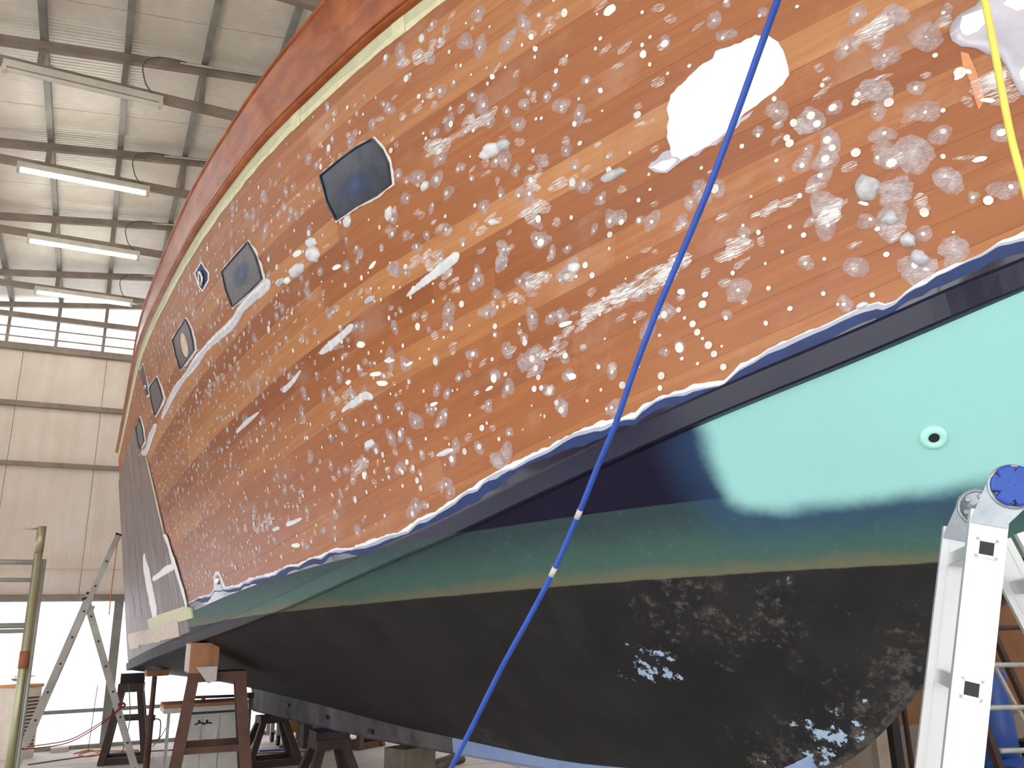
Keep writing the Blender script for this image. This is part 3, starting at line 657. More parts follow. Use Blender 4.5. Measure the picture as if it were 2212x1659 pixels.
tfine = np.linspace(T_ST, 10.78, 900)
vtop = np.interp(tfine, et, ev, left=ev[0]*.8, right=ev[-1]); gir = girth(tfine)
def wobble(n, k, amp): return np.interp(np.linspace(0, 1, n), np.linspace(0, 1, k), RNG.normal(0, amp, k))
jag = wobble(900, 420, .0026)/gir
fs = np.interp(tfine, [2., 6.5], [.28, 1.]); ww = fs*np.clip(.013+wobble(900, 120, .007), .005, .045)/gir; wg = fs*np.clip(.012+wobble(900, 110, .006), .004, .04)/gir; wb_ = np.clip(.03+wobble(900, 60, .018), .008, .1)/gir
zero = 0*tfine
e1 = np.maximum(vtop+jag, .004)
strip_tv('paint_layer', tfine, zero, e1, .0016, M['white'], 3)['label'] = 'white primer edge along the sanded planking'
e2 = np.maximum(vtop-ww, .003); strip_tv('paint_layer', tfine, zero, e2, .0026, M['greycoat'], 3)['label'] = 'grey undercoat edge below the white'
e3 = np.maximum(e2-wg, .002); strip_tv('paint_layer', tfine, zero, e3, .0034, M['bluecoat'], 3)['label'] = 'blue undercoat edge'
e4 = np.maximum(e3-wb_, .0015); strip_tv('paint_layer', tfine, zero, e4, .0042, M['navy'], 3)['label'] = 'dark navy topcoat above the rail'
# boot-top green where it climbs above the rail aft
ta = np.linspace(T_ST, 6.9, 200); zl = side_raw(ta, 0*ta)[2]; zh = side_raw(ta, 0*ta+1)[2]
vg = np.clip((wl_up(ta)-.02*np.clip(1-(ta-3)/3, 0, 1)-zl)/(zh-zl), .0008, .4)
o = strip_tv('boot_top', ta, 0*ta, vg, .0056, M['bottom'], 8); A = np.array([v.co for v in o.data.vertices]); A = A.reshape(len(ta), -1, 3); tt = np.repeat(ta[:, None], A.shape[1], 1)
Aw = A[..., 2]
fattr(o, 'wu', Aw-wl_up(tt)-.01); fattr(o, 'wl', Aw-wl_lo(tt)); fattr(o, 'aq', 0*tt-1); fattr(o, 'chip', 0*tt-1.); fattr(o, 'scuff', 0*tt+.2)
# upright drip mark with its fitting near the stern
sp = tv_poly([(463, 1276), (462, 1246), (466, 1234), (473, 1235), (480, 1252), (487, 1268)]); ring_patch('paint_layer', sp, .002, M['white'])
sp = tv_poly([(466, 1284), (465, 1248), (468, 1239), (472, 1241), (478, 1256), (486, 1282)]); ring_patch('paint_layer', sp, .003, M['navy'])
sp = tv_poly([(467, 1262), (467, 1246), (470, 1243), (473, 1248), (475, 1262)]); ring_patch('drain_fitting', sp, .006, M['steel'], dome=.01)

# big white primed patch and the lilac resin patch near the bow
WP = [(1480, 176), (1449, 206), (1441, 236), (1446, 257), (1441, 297), (1449, 324), (1452, 338), (1472, 346), (1502, 331), (1540, 307), (1573, 284), (1604, 250), (1627, 233), (1668, 203), (1691, 184), (1705, 162), (1702, 142), (1695, 118), (1681, 91), (1661, 78), (1641, 78), (1614, 84), (1587, 96), (1546, 111), (1540, 127), (1519, 138), (1489, 165)]
ring_patch('filler_glint_patch', tv_poly(densify([(1404, 364), (1424, 352), (1446, 346), (1462, 344), (1452, 358), (1436, 370), (1418, 366)], 6, 1.5)), .0032, M['white'])
gp = [(1400, 362), (1424, 338), (1440, 326), (1500, 338), (1560, 296), (1610, 250), (1628, 238), (1612, 258), (1584, 281), (1552, 303), (1512, 328), (1470, 350), (1440, 374), (1415, 372)]
ring_patch('filler_glint_patch', tv_poly(densify(gp, 10, 1.5)), .0016, M['lilac'])
ring_patch('white_patch', tv_poly(densify(WP, 9, 1.3)), .003, M['white'], label='large white primed patch on the planking')
LP = [(2051, 71), (2059, 47), (2080, 27), (2107, 13), (2120, -2), (2140, -30), (2190, -50), (2270, -40), (2300, 60), (2290, 160), (2250, 225), (2208, 206), (2198, 192), (2184, 169), (2174, 145), (2161, 125), (2134, 118), (2110, 105), (2076, 101), (2056, 88)]
ring_patch('resin_patch', tv_poly(densify(LP, 12, 1.2)), .004, M['lilac'], label='glossy lilac-grey resin patch', dome=.004)
ring_patch('filler_glint_patch', tv_poly([(2073, 60), (2078, 38), (2100, 30), (2122, 22), (2136, 30), (2128, 52), (2112, 70), (2090, 80), (2078, 76)]), .0085, M['white'])  # this and the next two: resin highlights painted as white patches
ring_patch('filler_glint_patch', tv_poly([(2165, 12), (2180, -5), (2215, -15), (2240, 0), (2230, 18), (2195, 26)]), .0085, M['white'])  # painted highlight on the resin
ring_patch('filler_glint_patch', tv_poly([(2200, 158), (2215, 140), (2235, 145), (2240, 165), (2220, 185), (2204, 176)]), .0085, M['white'])  # painted highlight, lower on the resin
ring_patch('scarf_strip', tv_poly([(2075, 112), (2092, 116), (2106, 148), (2122, 190), (2126, 218), (2114, 238), (2106, 214), (2096, 176), (2080, 146)]), .0015, M['barewood'])
# portlight blanks
PORTS = [([(693, 380), (735, 345), (775, 316), (808, 299), (828, 322), (842, 352), (848, 398), (815, 424), (770, 448), (728, 477), (709, 440)], 'port', 'navy portlight blank with scuffed edges'),
         ([(481, 587), (508, 555), (538, 522), (555, 552), (563, 578), (569, 603), (540, 632), (504, 664), (490, 628)], 'portgrey', 'slate portlight blank with blue cloud'),
         ([(375, 733), (388, 712), (403, 689), (413, 710), (419, 735), (422, 756), (408, 776), (392, 798), (381, 764)], 'portgrey', 'slate portlight blank with oval opening'),
         ([(325, 837), (332, 825), (340, 815), (348, 838), (354, 860), (346, 880), (337, 898), (329, 866)], 'portgrey', 'slate portlight blank beside the dark scupper'),
         ([(296, 925), (303, 902), (309, 925), (313, 953), (304, 970), (299, 948)], 'portgrey', 'slate portlight blank at the cloth edge')]
for k, (pp_, m, lab) in enumerate(PORTS):
    c = np.mean(pp_, 0); big = [c+(np.array(p)-c)*(1+4.5/np.linalg.norm(np.array(p)-c)) for p in pp_]
    ring_patch('portlight_surround', tv_poly(densify(big, 9, 1.)), .002, M['white'])
    po = ring_patch('portlight_blank', tv_poly(densify(pp_, 12)), .009, M[m], label=lab)
    # raised dark lip on the two aft/lower edges
    n_ = len(pp_); tvp = tv_poly(densify(pp_, 12)); cc = tvp.mean(0); q = cc+(tvp-cc)*.95
    A = np.concatenate([tvp, q]); n2 = len(tvp); V = np.concatenate([side_off(tvp[:, 0], tvp[:, 1], np.full(n2, .009)), side_off(tvp[:, 0], tvp[:, 1], np.full(n2, .015)), side_off(q[:, 0], q[:, 1], np.full(n2, .015)), side_off(q[:, 0], q[:, 1], np.full(n2, .009))])
    mobj('lip', V, [(r*n2+i, r*n2+(i+1) % n2, (r+1)*n2+(i+1) % n2, (r+1)*n2+i) for r in range(3) for i in range(n2)], M['rim'], po)
    if k == 0:
        blob_px('paint_cloud', (772, 400), 44, 30, -35, .0098, M['cloud'], n=18, wob=.08, parent=po, skirt=False, edge_alpha=0., rings=(1, .85, .7, .55, .4, .2))
    if k == 1:
        blob_px('paint_cloud', (526, 594), 20, 33, 10, .0098, M['cloud'], n=18, wob=.1, parent=po, skirt=False, edge_alpha=0., rings=(1, .85, .7, .55, .4, .2))
    if k == 2:
        blob_px('opening_edge', (399, 745), 8.5, 28, -9, .0095, M['rim'], n=20, wob=0, parent=po, skirt=False)
        blob_px('opening', (401, 745), 7.0, 27, -10, .0105, M['beige'], n=20, wob=0, parent=po, skirt=False)
ring_patch('scupper_surround', tv_poly([(301, 798), (309, 783), (326, 853), (318, 859)]), .002, M['white'])
sc_ = ring_patch('scupper', tv_poly([(303, 800), (309, 787), (315, 810), (322, 851), (318, 855), (309, 830)]), .006, M['rim'])
blob_px('scupper_bolt', (315, 836), 2.2, 4.5, 0, .009, M['steel'], dome=.006, n=8, wob=.05, parent=sc_)
ring_patch('hawse_surround', tv_poly(densify([(435, 564), (442, 577), (452, 589), (452, 606), (445, 618), (438, 631), (429, 620), (424, 603), (420, 590), (427, 578)], 6, .5)), .002, M['white'])
hw_ = ring_patch('hawse_plate', tv_poly([(435, 569), (441, 579), (449, 590), (449, 605), (443, 615), (438, 626), (431, 617), (427, 602), (423, 590), (429, 580)]), .004, M['bluecoat'], label='blue-painted pad around a steel fitting')
t0, v0 = px_tv((437, 601)); P0, Et, Ev, Nn = side_frame(t0, v0)
b = MB(); R_, r_ = .045, .014; G = [[P0+Nn*(.012+r_*math.sin(p))+(Et*math.cos(a)*.75+Ev*math.sin(a))*(R_+r_*math.cos(p)) for p in np.arange(9)*2*math.pi/8] for a in np.arange(21)*2*math.pi/20]
b.grid(np.array(G)); b.build('hawse_ring', M['steel'], hw_, True)
b = MB(); b.tube([P0-Nn*.0, P0+Nn*.008], .034, 16); b.build('hawse_hole', M['black'], hw_)

# filler beads and blobs
def bead(name, path, widths, m, h=.5, off=.0):
    P = smooth_path([np.array([p[0], p[1], w]) for p, w in zip(path, widths)], 8); rows_ = []
    tvs = [px_tv(p[:2]) for p in P]
    for i, (t, v) in enumerate(tvs):
        a = tvs[max(i-1, 0)]; c = tvs[min(i+1, len(tvs)-1)]
        P0, Et, Ev, Nn = side_frame(t, v); d = nrm(side_pt(*c)-side_pt(*a)); x = np.cross(Nn, d); w = P[i][2]*(1+RNG.normal(0, .07))
        w *= (.2, .55, .82, .95)[min(i, len(tvs)-1-i, 3)]
        rows_.append([P0+x*w*.5*math.cos(q)+Nn*(off+w*h*.5*max(0, math.sin(q)) - (.003 if q in (0., math.pi) else 0)) for q in np.linspace(0, math.pi, 8)])
    o = MB().grid(np.array(rows_)).build(name, m, yacht, True); n = len(o.data.vertices); vattr(o, 'huv', np.zeros((n, 3))); fattr(o, 'alpha', np.ones(n)); return o
bead('filler_bead', [(585, 608), (566, 626), (549, 639), (522, 668), (505, 697), (473, 726), (450, 747), (423, 783), (399, 815), (381, 840), (370, 860), (354, 893), (350, 905)], [.075, .09, .085, .08, .08, .075, .06, .085, .05, .07, .075, .06, .04], M['epoxy_lt'], .42)['label'] = 'long grey filler bead under the portlights'
bead('filler_bead', [(338, 916), (325, 945), (316, 973), (303, 985), (292, 1014)], [.06, .1, .08, .09, .05], M['epoxy_lt'], .3)
bead('filler_bead', [(992, 548), (960, 575), (925, 602), (900, 622), (878, 640)], [.06, .06, .05, .035, .02], M['epoxy_lt'], .22)
bead('filler_bead', [(763, 702), (738, 726), (712, 748), (690, 764)], [.045, .05, .055, .03], M['epoxy_lt'], .22)
bead('filler_bead', [(650, 800), (632, 825), (610, 846)], [.02, .035, .045], M['epoxy_lt'], .25)
bead('filler_bead', [(806, 860), (788, 855), (768, 870), (752, 878), (738, 890)], [.04, .05, .05, .035, .02], M['epoxy_lt'], .4)
bead('filler_bead', [(652, 1120), (635, 1128), (618, 1134)], [.02, .03, .04], M['epoxy_lt'], .3)
bead('filler_bead', [(560, 890), (530, 915), (510, 935)], [.02, .04, .03], M['epoxy_lt'], .25)
BLOBS = [((677, 550), 14, 17, 10, .03, 'epoxy_lt'), ((642, 584), 12, 20, 38, .03, 'epoxy_lt'), ((607, 610), 8, 11, 20, .02, 'epoxy'), ((621, 606), 6, 8, 20, .015, 'white'), ((672, 524), 12, 10, -60, .02, 'epoxy_lt'),
         ((1872, 405), 27, 29, 0, .02, 'epoxy'), ((1920, 472), 19, 16, 0, .02, 'epoxy'), ((1962, 520), 18, 18, 0, .022, 'epoxy'), ((1986, 557), 20, 17, 30, .02, 'lilac'), ((2000, 583), 8, 5, 10, .01, 'dot'),
         ((1324, 378), 30, 11, -24, .012, 'epoxy'), ((1062, 323), 22, 15, -25, .02, 'epoxy_lt'), ((1088, 313), 15, 13, -10, .02, 'epoxy'), ((1048, 335), 13, 11, 0, .02, 'epoxy_lt'), ((918, 402), 7, 13, 25, .015, 'epoxy_lt'), ((840, 462), 7, 17, 8, .015, 'epoxy_lt'),
         ((798, 648), 13, 7, -35, .012, 'lilac'), ((962, 978), 20, 7, -22, .01, 'epoxy_lt'), ((798, 960), 9, 12, 35, .015, 'epoxy_lt'), ((1862, 660), 14, 7, -20, .012, 'epoxy_lt'), ((597, 1143), 8, 6, -20, .012, 'epoxy_lt'), ((1240, 578), 11, 14, 60, .012, 'epoxy_lt'), ((750, 478), 8, 14, 10, .012, 'epoxy_lt'), ((1065, 480), 10, 8, 0, .01, 'epoxy_lt')]
for c, rx, ry, an, dm, m in BLOBS: blob_px('filler_blob', c, rx, ry, an, .001, M[m], dome=dm, n=16, wob=.08)
WHITES = [(643, 548, 11, 6, -35), (805, 573, 11, 4, -52), (728, 577, 10, 5, -25), (842, 779, 11, 4, -5), (885, 786, 9, 3, -30), (813, 808, 12, 5, -5), (826, 828, 12, 6, 5), (1058, 839, 9, 4, -32), (1222, 700, 14, 5, -18), (938, 873, 9, 4, -22), (753, 826, 6, 5, -30), (780, 744, 9, 7, 10), (1390, 118, 7, 9, 5), (1318, 22, 17, 9, -38), (1148, 80, 5, 7, 0), (1157, 106, 5, 6, 0), (1064, 166, 5, 6, 0), (2115, 345, 17, 6, -12), (2090, 155, 10, 5, 12), (2133, 217, 16, 5, 3), (2074, 163, 17, 7, -35), (1866, 440, 12, 4, 12), (1298, 196, 5, 6, 0), (1236, 813, 9, 8, -10), (1472, 630, 8, 6, 0), (640, 1178, 9, 5, 0)]
for x, y, rx, ry, an in WHITES: blob_px('white_spot', (x, y), rx, ry, an, .0035, M['white'], n=12, wob=.07, rings=(1, .6))  # small white spots laid on the planking

# fastener dots and wiped filler: far too many to count, one mesh each
def multi(name, items, m, off, soft=False):
    V, F, H_, Al = [], [], [], []
    FR = side_frame(np.array([i_[0] for i_ in items]), np.array([i_[1] for i_ in items]))
    for k_, (t, v, poly, al) in enumerate(items):
        P0, Et, Ev, Nn = [q_[k_] for q_ in FR]; n = len(poly); base = len(V)
        o_ = off+RNG.uniform(0, .0008)
        V.append(P0+Nn*o_); H_.append((t, v*2.6, 0)); Al.append(al[0])
        for x, y in poly: V.append(P0+Et*x+Ev*y+Nn*(o_ if soft else o_-.0006)); H_.append((t+x, v*2.6+y, 0)); Al.append(al[1])
        F += [(base, base+1+i, base+1+(i+1) % n) for i in range(n)]
    o = mobj(name, V, F, m, yacht); vattr(o, 'huv', H_); fattr(o, 'alpha', Al); o['kind'] = 'stuff'; return o
def circ(r, n=8, e=1., ang=0.):
    return [(r*math.cos(a+ang), r*e*math.sin(a+ang)) for a in np.arange(n)*2*math.pi/n]
def rag(rx, ry, n=9, wob=.28, ang=0.):
    k = RNG.normal(0, wob, n); k = 1+.6*k+.6*np.roll(k, 1); a = np.arange(n)*2*math.pi/n; ca, sa = math.cos(ang), math.sin(ang)
    return [(rx*k[i]*math.cos(a[i])*ca-ry*k[i]*math.sin(a[i])*sa, rx*k[i]*math.cos(a[i])*sa+ry*k[i]*math.sin(a[i])*ca) for i in range(n)]
edge_v = lambda t: float(np.interp(t, et, ev, left=ev[0]))
port_tv = [tv_poly(p[0]) for p in PORTS]+[tv_poly(WP), tv_poly(LP)]
def blocked(t, v):
    p = np.array([[t, v*2.6]])
    return any(seg_sd(p, q*np.array([1, 2.6]))[0] > -.02 for q in port_tv)
gl_px = [(300, 955), (317, 985), (334, 1056), (344, 1100), (364, 1167), (381, 1221), (401, 1285), (406, 1309)]
gl_tv = tv_poly(gl_px); _o = np.argsort(gl_tv[:, 1]); gl_edge = lambda v: np.interp(v, gl_tv[_o, 1], gl_tv[_o, 0])
dots, halos, scuffs = [], [], []
t = T_ST
while t < 10.5:
    near = np.clip((t-2.5)/5, 0, 1)
    pitch = .085+.022*near; g = float(girth(t)); nv = int(g/(.072+.02*near))
    for k in range(nv):
        if RNG.random() < .2+.06*near: continue
        v = (k+.5+RNG.normal(0, .22))/nv; tt_ = t+RNG.normal(0, .02+.012*near)
        if v > .955 or v < edge_v(tt_)+.012 or tt_ < gl_edge(v)+.01 or tt_ > 10.6 or blocked(tt_, v): continue
        r = abs(RNG.normal(.0052, .0018))+.0022
        if RNG.random() < .14: r *= 1.8
        dots.append((tt_, v, circ(r, 8, RNG.uniform(.85, 1.25), RNG.uniform(0, 1)), (1, 1)))
        if RNG.random() < .5:
            s = RNG.uniform(.012, .03)*(1+.35*near)
            halos.append((tt_+RNG.normal(0, .006), v+RNG.normal(0, .003), rag(s, s*RNG.uniform(.6, 1.7), int(RNG.integers(10, 15)), .17, RNG.uniform(0, 3.14)), (.95, .5)))
    t += pitch*RNG.uniform(.85, 1.15)
for px in [(1158, 795), (1164, 815), (1170, 838), (1188, 845), (1203, 870), (1213, 886), (1497, 700), (1507, 718), (1531, 746), (1543, 765), (1563, 793), (1345, 832), (1429, 812), (1280, 595), (1265, 573), (1343, 480), (1318, 507), (1225, 597), (1752, 250), (1765, 268), (1787, 303), (1798, 320), (1849, 330), (1700, 298), (1706, 310), (1848, 222), (1920, 222), (880, 998), (893, 1010), (902, 1038), (910, 1054), (870, 1020), (925, 1092), (1070, 705), (1135, 740), (1150, 775), (1155, 840)]:
    t_, v_ = px_tv(px); dots.append((t_, v_, circ(RNG.uniform(.012, .016), 10, 1., .2), (1, 1)))
for px, s in [((1188, 845), .03), ((1203, 870), .032), ((1216, 886), .03), ((1760, 258), .05), ((1792, 312), .05), ((1990, 330), .06), ((1915, 335), .05), ((1930, 420), .06), ((1790, 450), .055), ((1925, 478), .06), ((1990, 575), .06), ((2060, 540), .05), ((1090, 572), .045), ((1335, 470), .04), ((1930, 35), .05), ((1890, 195), .05), ((2045, 385), .05), ((1080, 985), .05), ((1068, 995), .04), ((1230, 580), .05), ((1140, 780), .06), ((840, 580), .05)]:
    for q in range(2):
        t_, v_ = px_tv((px[0]+RNG.normal(0, 8), px[1]+RNG.normal(0, 6))); halos.append((t_, v_, rag(s, s*.7, 11, .22, RNG.uniform(0, 3)), (1., .6)))
for (x0, y0, x1, y1, n, s) in [(865, 140, 945, 95, 9, .04), (920, 330, 1060, 250, 16, .05), (1270, 680, 1440, 585, 30, .042), (1390, 640, 1480, 560, 12, .04), (1100, 640, 1190, 590, 10, .035), (1165, 770, 1215, 750, 7, .035), (430, 850, 520, 780, 14, .035), (380, 905, 440, 850, 10, .03), (540, 1150, 590, 1120, 10, .04), (770, 1040, 790, 980, 8, .035), (900, 570, 960, 560, 10, .035), (960, 600, 990, 590, 6, .03), (1120, 480, 1210, 410, 8, .05), (1560, 560, 1600, 520, 5, .04), (1780, 420, 1800, 470, 5, .05), (2140, 170, 2160, 200, 6, .05), (1890, 60, 1900, 40, 4, .05), (1040, 500, 1080, 470, 4, .04), (1620, 470, 1780, 400, 8, .03), (600, 820, 700, 760, 8, .02), (1200, 720, 1280, 690, 6, .03), (1130, 420, 1160, 380, 5, .03), (715, 885, 760, 850, 7, .03), (360, 1105, 420, 1000, 8, .035)]:
    for q in range(n):
        k = RNG.random(); t_, v_ = px_tv((x0+(x1-x0)*k+RNG.normal(0, 7), y0+(y1-y0)*k+RNG.normal(0, 7))); scuffs.append((t_, v_, rag(s*RNG.uniform(.6, 1.2), s*RNG.uniform(.3, .7), 10, .2, RNG.normal(0, .15)), (1., .75)))
t = 1.
while t < 10.:
    for q in range(7):
        v = RNG.uniform(.12, .93)
        if not blocked(t, v) and v > edge_v(t)+.03 and t > gl_edge(v)+.05: scuffs.append((t+RNG.normal(0, .05), v, rag(RNG.uniform(.012, .035), RNG.uniform(.008, .022), 9, .2, RNG.normal(0, .3)), (.9, .6)))
    t += .09
multi('filler_smears', halos, M['smear'], .0009, True)['label'] = 'grey-lilac filler wiped around the fastenings'
multi('sanding_scuffs', scuffs, M['scuff'], .0019, True)['label'] = 'whitish hatched sanding scuffs'
multi('fastener_dots', dots, M['dot'], .0032)['label'] = 'small off-white filled fastener holes'

# glass cloth wrapped round the stern
vv = np.linspace(.012, .86, 60); ge = gl_edge(vv); A = np.stack([np.linspace(T_ST, g, 26) for g in ge], 1); Bv = np.repeat(vv[None], 26, 0)
of = .013+.003*np.sin(A*16+np.sin(Bv*9))*np.clip(1-Bv, 0, 1); of[-1] = -.001
o = MB().grid(side_off(A, Bv, of)).build('glass_cloth', M['glass'], yacht, True); vattr(o, 'huv', huv_of(A, Bv)); fattr(o, 'alpha', np.ones(A.shape)); o['label'] = 'wetted grey glass cloth wrapped over the stern'
def cloth_strip(name, pts, widths, m, off): 
    o = bead(name, pts, widths, m, .03, off+.013); return o
cloth_strip('cloth_edge', [(357, 1155), (366, 1170), (374, 1200), (382, 1222), (392, 1255), (401, 1285), (407, 1311)], [.06, .1, .12, .13, .1, .1, .08], M['white'], .005)
cloth_strip('cloth_edge', [(333, 1251), (346, 1243), (362, 1231), (381, 1222)], [.06, .06, .08, .06], M['white'], .005)
cloth_strip('cloth_strip', [(312, 1205), (322, 1250), (332, 1300), (341, 1340)], [.34, .42, .42, .36], M['white'], .0)
cloth_strip('cloth_edge', [(318, 985), (335, 1056), (345, 1100), (357, 1150)], [.04, .06, .06, .06], M['beige'], .004)
for xs in (276, 291):
    cloth_strip('cloth_strip', [(xs-4, 1060), (xs+1, 1160), (xs+8, 1260), (xs+18, 1330)], [.12, .2, .22, .2], M['glass'], .003)
# tape and paper hanging below the cloth
tp = tv_poly([(322, 1338), (350, 1326), (402, 1309), (416, 1312), (420, 1334), (398, 1340), (352, 1352), (326, 1358)]); ring_patch('masking_tape', tp, .02, M['masktape'])
M['paper'] = mat('masking_paper', (206, 188, 168), .8, scale=25, col2=(232, 222, 208))
for q in ([(345, 1345), (388, 1338), (392, 1374), (348, 1384)], [(292, 1366), (345, 1352), (350, 1386), (292, 1396)], [(280, 1370), (300, 1364), (304, 1398), (284, 1402)]):
    tp = tv_poly(densify(q, 12, 1.)); tp[:, 1] = np.maximum(tp[:, 1], .002); ring_patch('paper_flap', tp, .022, M['paper'])
# through-hull fitting in the pale green panel
def bot_frame(t, w):
    e = 1e-3; P0 = bot_pt(t, w); Et = nrm(bot_pt(t+e, w)-bot_pt(t-e, w)); Ew = bot_pt(t, w+e)-bot_pt(t, w-e); Nn = nrm(np.cross(Et, Ew)); Nn = Nn*np.sign(Nn@np.append(BN, -.5)); return P0, Et, nrm(np.cross(Nn, Et)), Nn
M['aqua'] = mat('pale_green_paint', (172, 234, 224), .3, var=.03, coat=.4)
P0, Et, Ew, Nn = bot_frame(*px_bw((2017, 945)))
b = MB(); G = [[P0+Nn*h_+(Et*math.cos(a)+Ew*math.sin(a))*r for r, h_ in ((.042, .0), (.041, .004), (.034, .012), (.022, .013), (.017, .008), (.016, -.02))] for a in np.arange(25)*2*math.pi/24]
b.grid(np.array(G)); th = b.build('through_hull', M['aqua'], yacht, True, 'pale green painted skin fitting'); b = MB(); b.tube([P0-Nn*.02, P0+Nn*.0035], .0165, 16); b.build('bore', M['black'], th)
# ------------------------------------------------------------------ hoses
M['bluehose'] = mat('blue_hose', (26, 66, 156), .45, scale=14, col2=(38, 80, 170))
M['yellowhose'] = mat('yellow_hose', (214, 204, 84), .5, scale=14, col2=(228, 220, 110))
M['hosewear'] = mat('worn_hose', (190, 184, 180), .7)
bh = [(1680, 0), (1640, 110), (1590, 250), (1530, 410), (1480, 530), (1420, 670), (1370, 800), (1330, 915), (1290, 1010), (1250, 1110), (1195, 1235), (1140, 1340), (1085, 1440), (1030, 1550), (975, 1659)]
dep = np.linspace(1.95, 2.85, len(bh)); hp = [at_depth(p, d_) for p, d_ in zip(bh, dep)]
e_ = hp[-1]; dlast = nrm(hp[-1]-hp[-2]); fl1 = e_+dlast*.55; fl1[2] = max(.25, fl1[2]); fl2 = fl1+np.array([-.3, .35, 0]); fl2[2] = .02; fl3 = fl2+np.array([-.9, .5, 0]); fl3[2] = .012
up_ = nrm(hp[0]-hp[2]); _c = [(np.linalg.norm(np.cross(HW(q, float(tape_b(q)+bw_off(q))+.03, float(bw_z(q))+.05)-hp[0], up_)), q) for q in np.arange(7.5, 10.6, .05)]; qb = min(_c)[1]
topb = HW(qb, float(tape_b(qb)+bw_off(qb))+.03, float(bw_z(qb))+.05); topi = HW(qb+.05, float(tape_b(qb))-.15, float(bw_z(qb))+.02)
ext = [hp[0]+up_*.25, .5*(hp[0]+up_*.25)+.5*topb]
path = smooth_path([topi, topb, ext[1], ext[0]]+hp+[fl1, fl2, fl3], 5)
hr = root('air_hose', 'bright blue hose slung down across the hull to the floor', 'hose', (*fl2[:2], 0))
MB().tube(path, .0088, 10).build('hose', M['bluehose'], hr, True)
for a in ((1194, 1237), (1248, 1116)):
    i = min(range(len(path)), key=lambda k: np.linalg.norm(proj(path[k])-np.array(a))); MB().tube([path[i]-.4*(path[i]-path[i-1]), path[i]+.4*(path[i+1]-path[i])], .0093, 10).build('worn_patch', M['hosewear'], hr, True)
yh = [(2127, 0), (2145, 90), (2165, 200), (2185, 300), (2212, 400), (2246, 520), (2290, 660)]
yp = [at_depth(p, d_) for p, d_ in zip(yh, np.linspace(2.0, 1.85, len(yh)))]
ytop = HW(9.75, float(tape_b(9.75)+bw_off(9.75))+.03, float(bw_z(9.75))+.05); yin = HW(9.85, float(tape_b(9.85))-.1, float(bw_z(9.8))+.02)
gz = yp[-1]+np.array([.25, -.25, -.5]); gz2 = np.array([gz[0]+.25, gz[1]-.25, .02]); gz3 = np.array([gz2[0]+.6, gz2[1]-.5, .012])
_yu = nrm(yp[0]-yp[1]); ypath = smooth_path([yin, ytop, .5*(ytop+yp[0]+_yu*.25), yp[0]+_yu*.25]+yp+[gz, gz2, gz3], 6)
yo = MB().tube(ypath, .0082, 10).build('water_hose', M['yellowhose'], None, True); tag(yo, 'pale yellow hose hanging from the bow over the resin patch', 'hose')

# ------------------------------------------------------------------ folding aluminium ladder in the foreground
M['alu'] = mat('mill_aluminium', (196, 198, 200), .42, .5, scale=3, col2=(212, 214, 216), stretch=(1, 1, .05))
M['zincplate'] = mat('zinc_plate', (132, 140, 146), .38, .6, scale=8, col2=(168, 176, 182))
M['knob'] = mat('blue_plastic', (22, 62, 150), .45, scale=20, col2=(34, 76, 164))
Hn = at_depth((2186, 1052), 1.72); zH = Hn[2]; Hf = at_z((2112, 1098), zH)
rung = Hf-Hn; rung[2] = 0; RL = np.linalg.norm(rung); er = rung/RL; ea = np.array([er[1], -er[0], 0.])
if (ea@CR) < 0: ea = -ea
lad = root('folding_ladder', 'folding aluminium ladder with a blue hinge knob, standing open by the bow', 'ladder', (Hn[0], Hn[1], 0))
legdirs = []
foot_l = at_depth((2082, 1659), 1.72)
def leg_dir(sgn, spread): d_ = ea*sgn*math.sin(spread)-np.array([0, 0, 1])*math.cos(spread); return d_
SPR = math.radians(17)
RW, RT = .071, .026
def in_plane(px, P0, n): d_ = ray(px); return CAM+d_*(((P0-CAM)@n)/(d_@n))
LT = in_plane((2139, 1105), Hn, er); LB = in_plane((2080, 1659), Hn, er); DL = nrm(LB-LT); RH1 = (in_plane((2130, 1185), Hn, er)-LT)@DL; SHIFT = LT-Hn
def rail(p0, d_, L, name='rail'):
    """C-channel rail: web facing along the rung axis, flanges either side"""
    x = np.cross(d_, er); x = nrm(x); b = MB()
    c = p0+d_*L/2; b.obox(c, x*RW/2, d_*L/2, er*.0022)
    for s in (-1, 1): b.obox(c+x*s*(RW/2-.0015)+er*RT/2, x*.0015, d_*L/2, er*RT/2)
    for s in (-.55, .55): b.obox(c+x*s*RW/2-er*.003, x*.0012, d_*L/2, er*.0012)
    return b
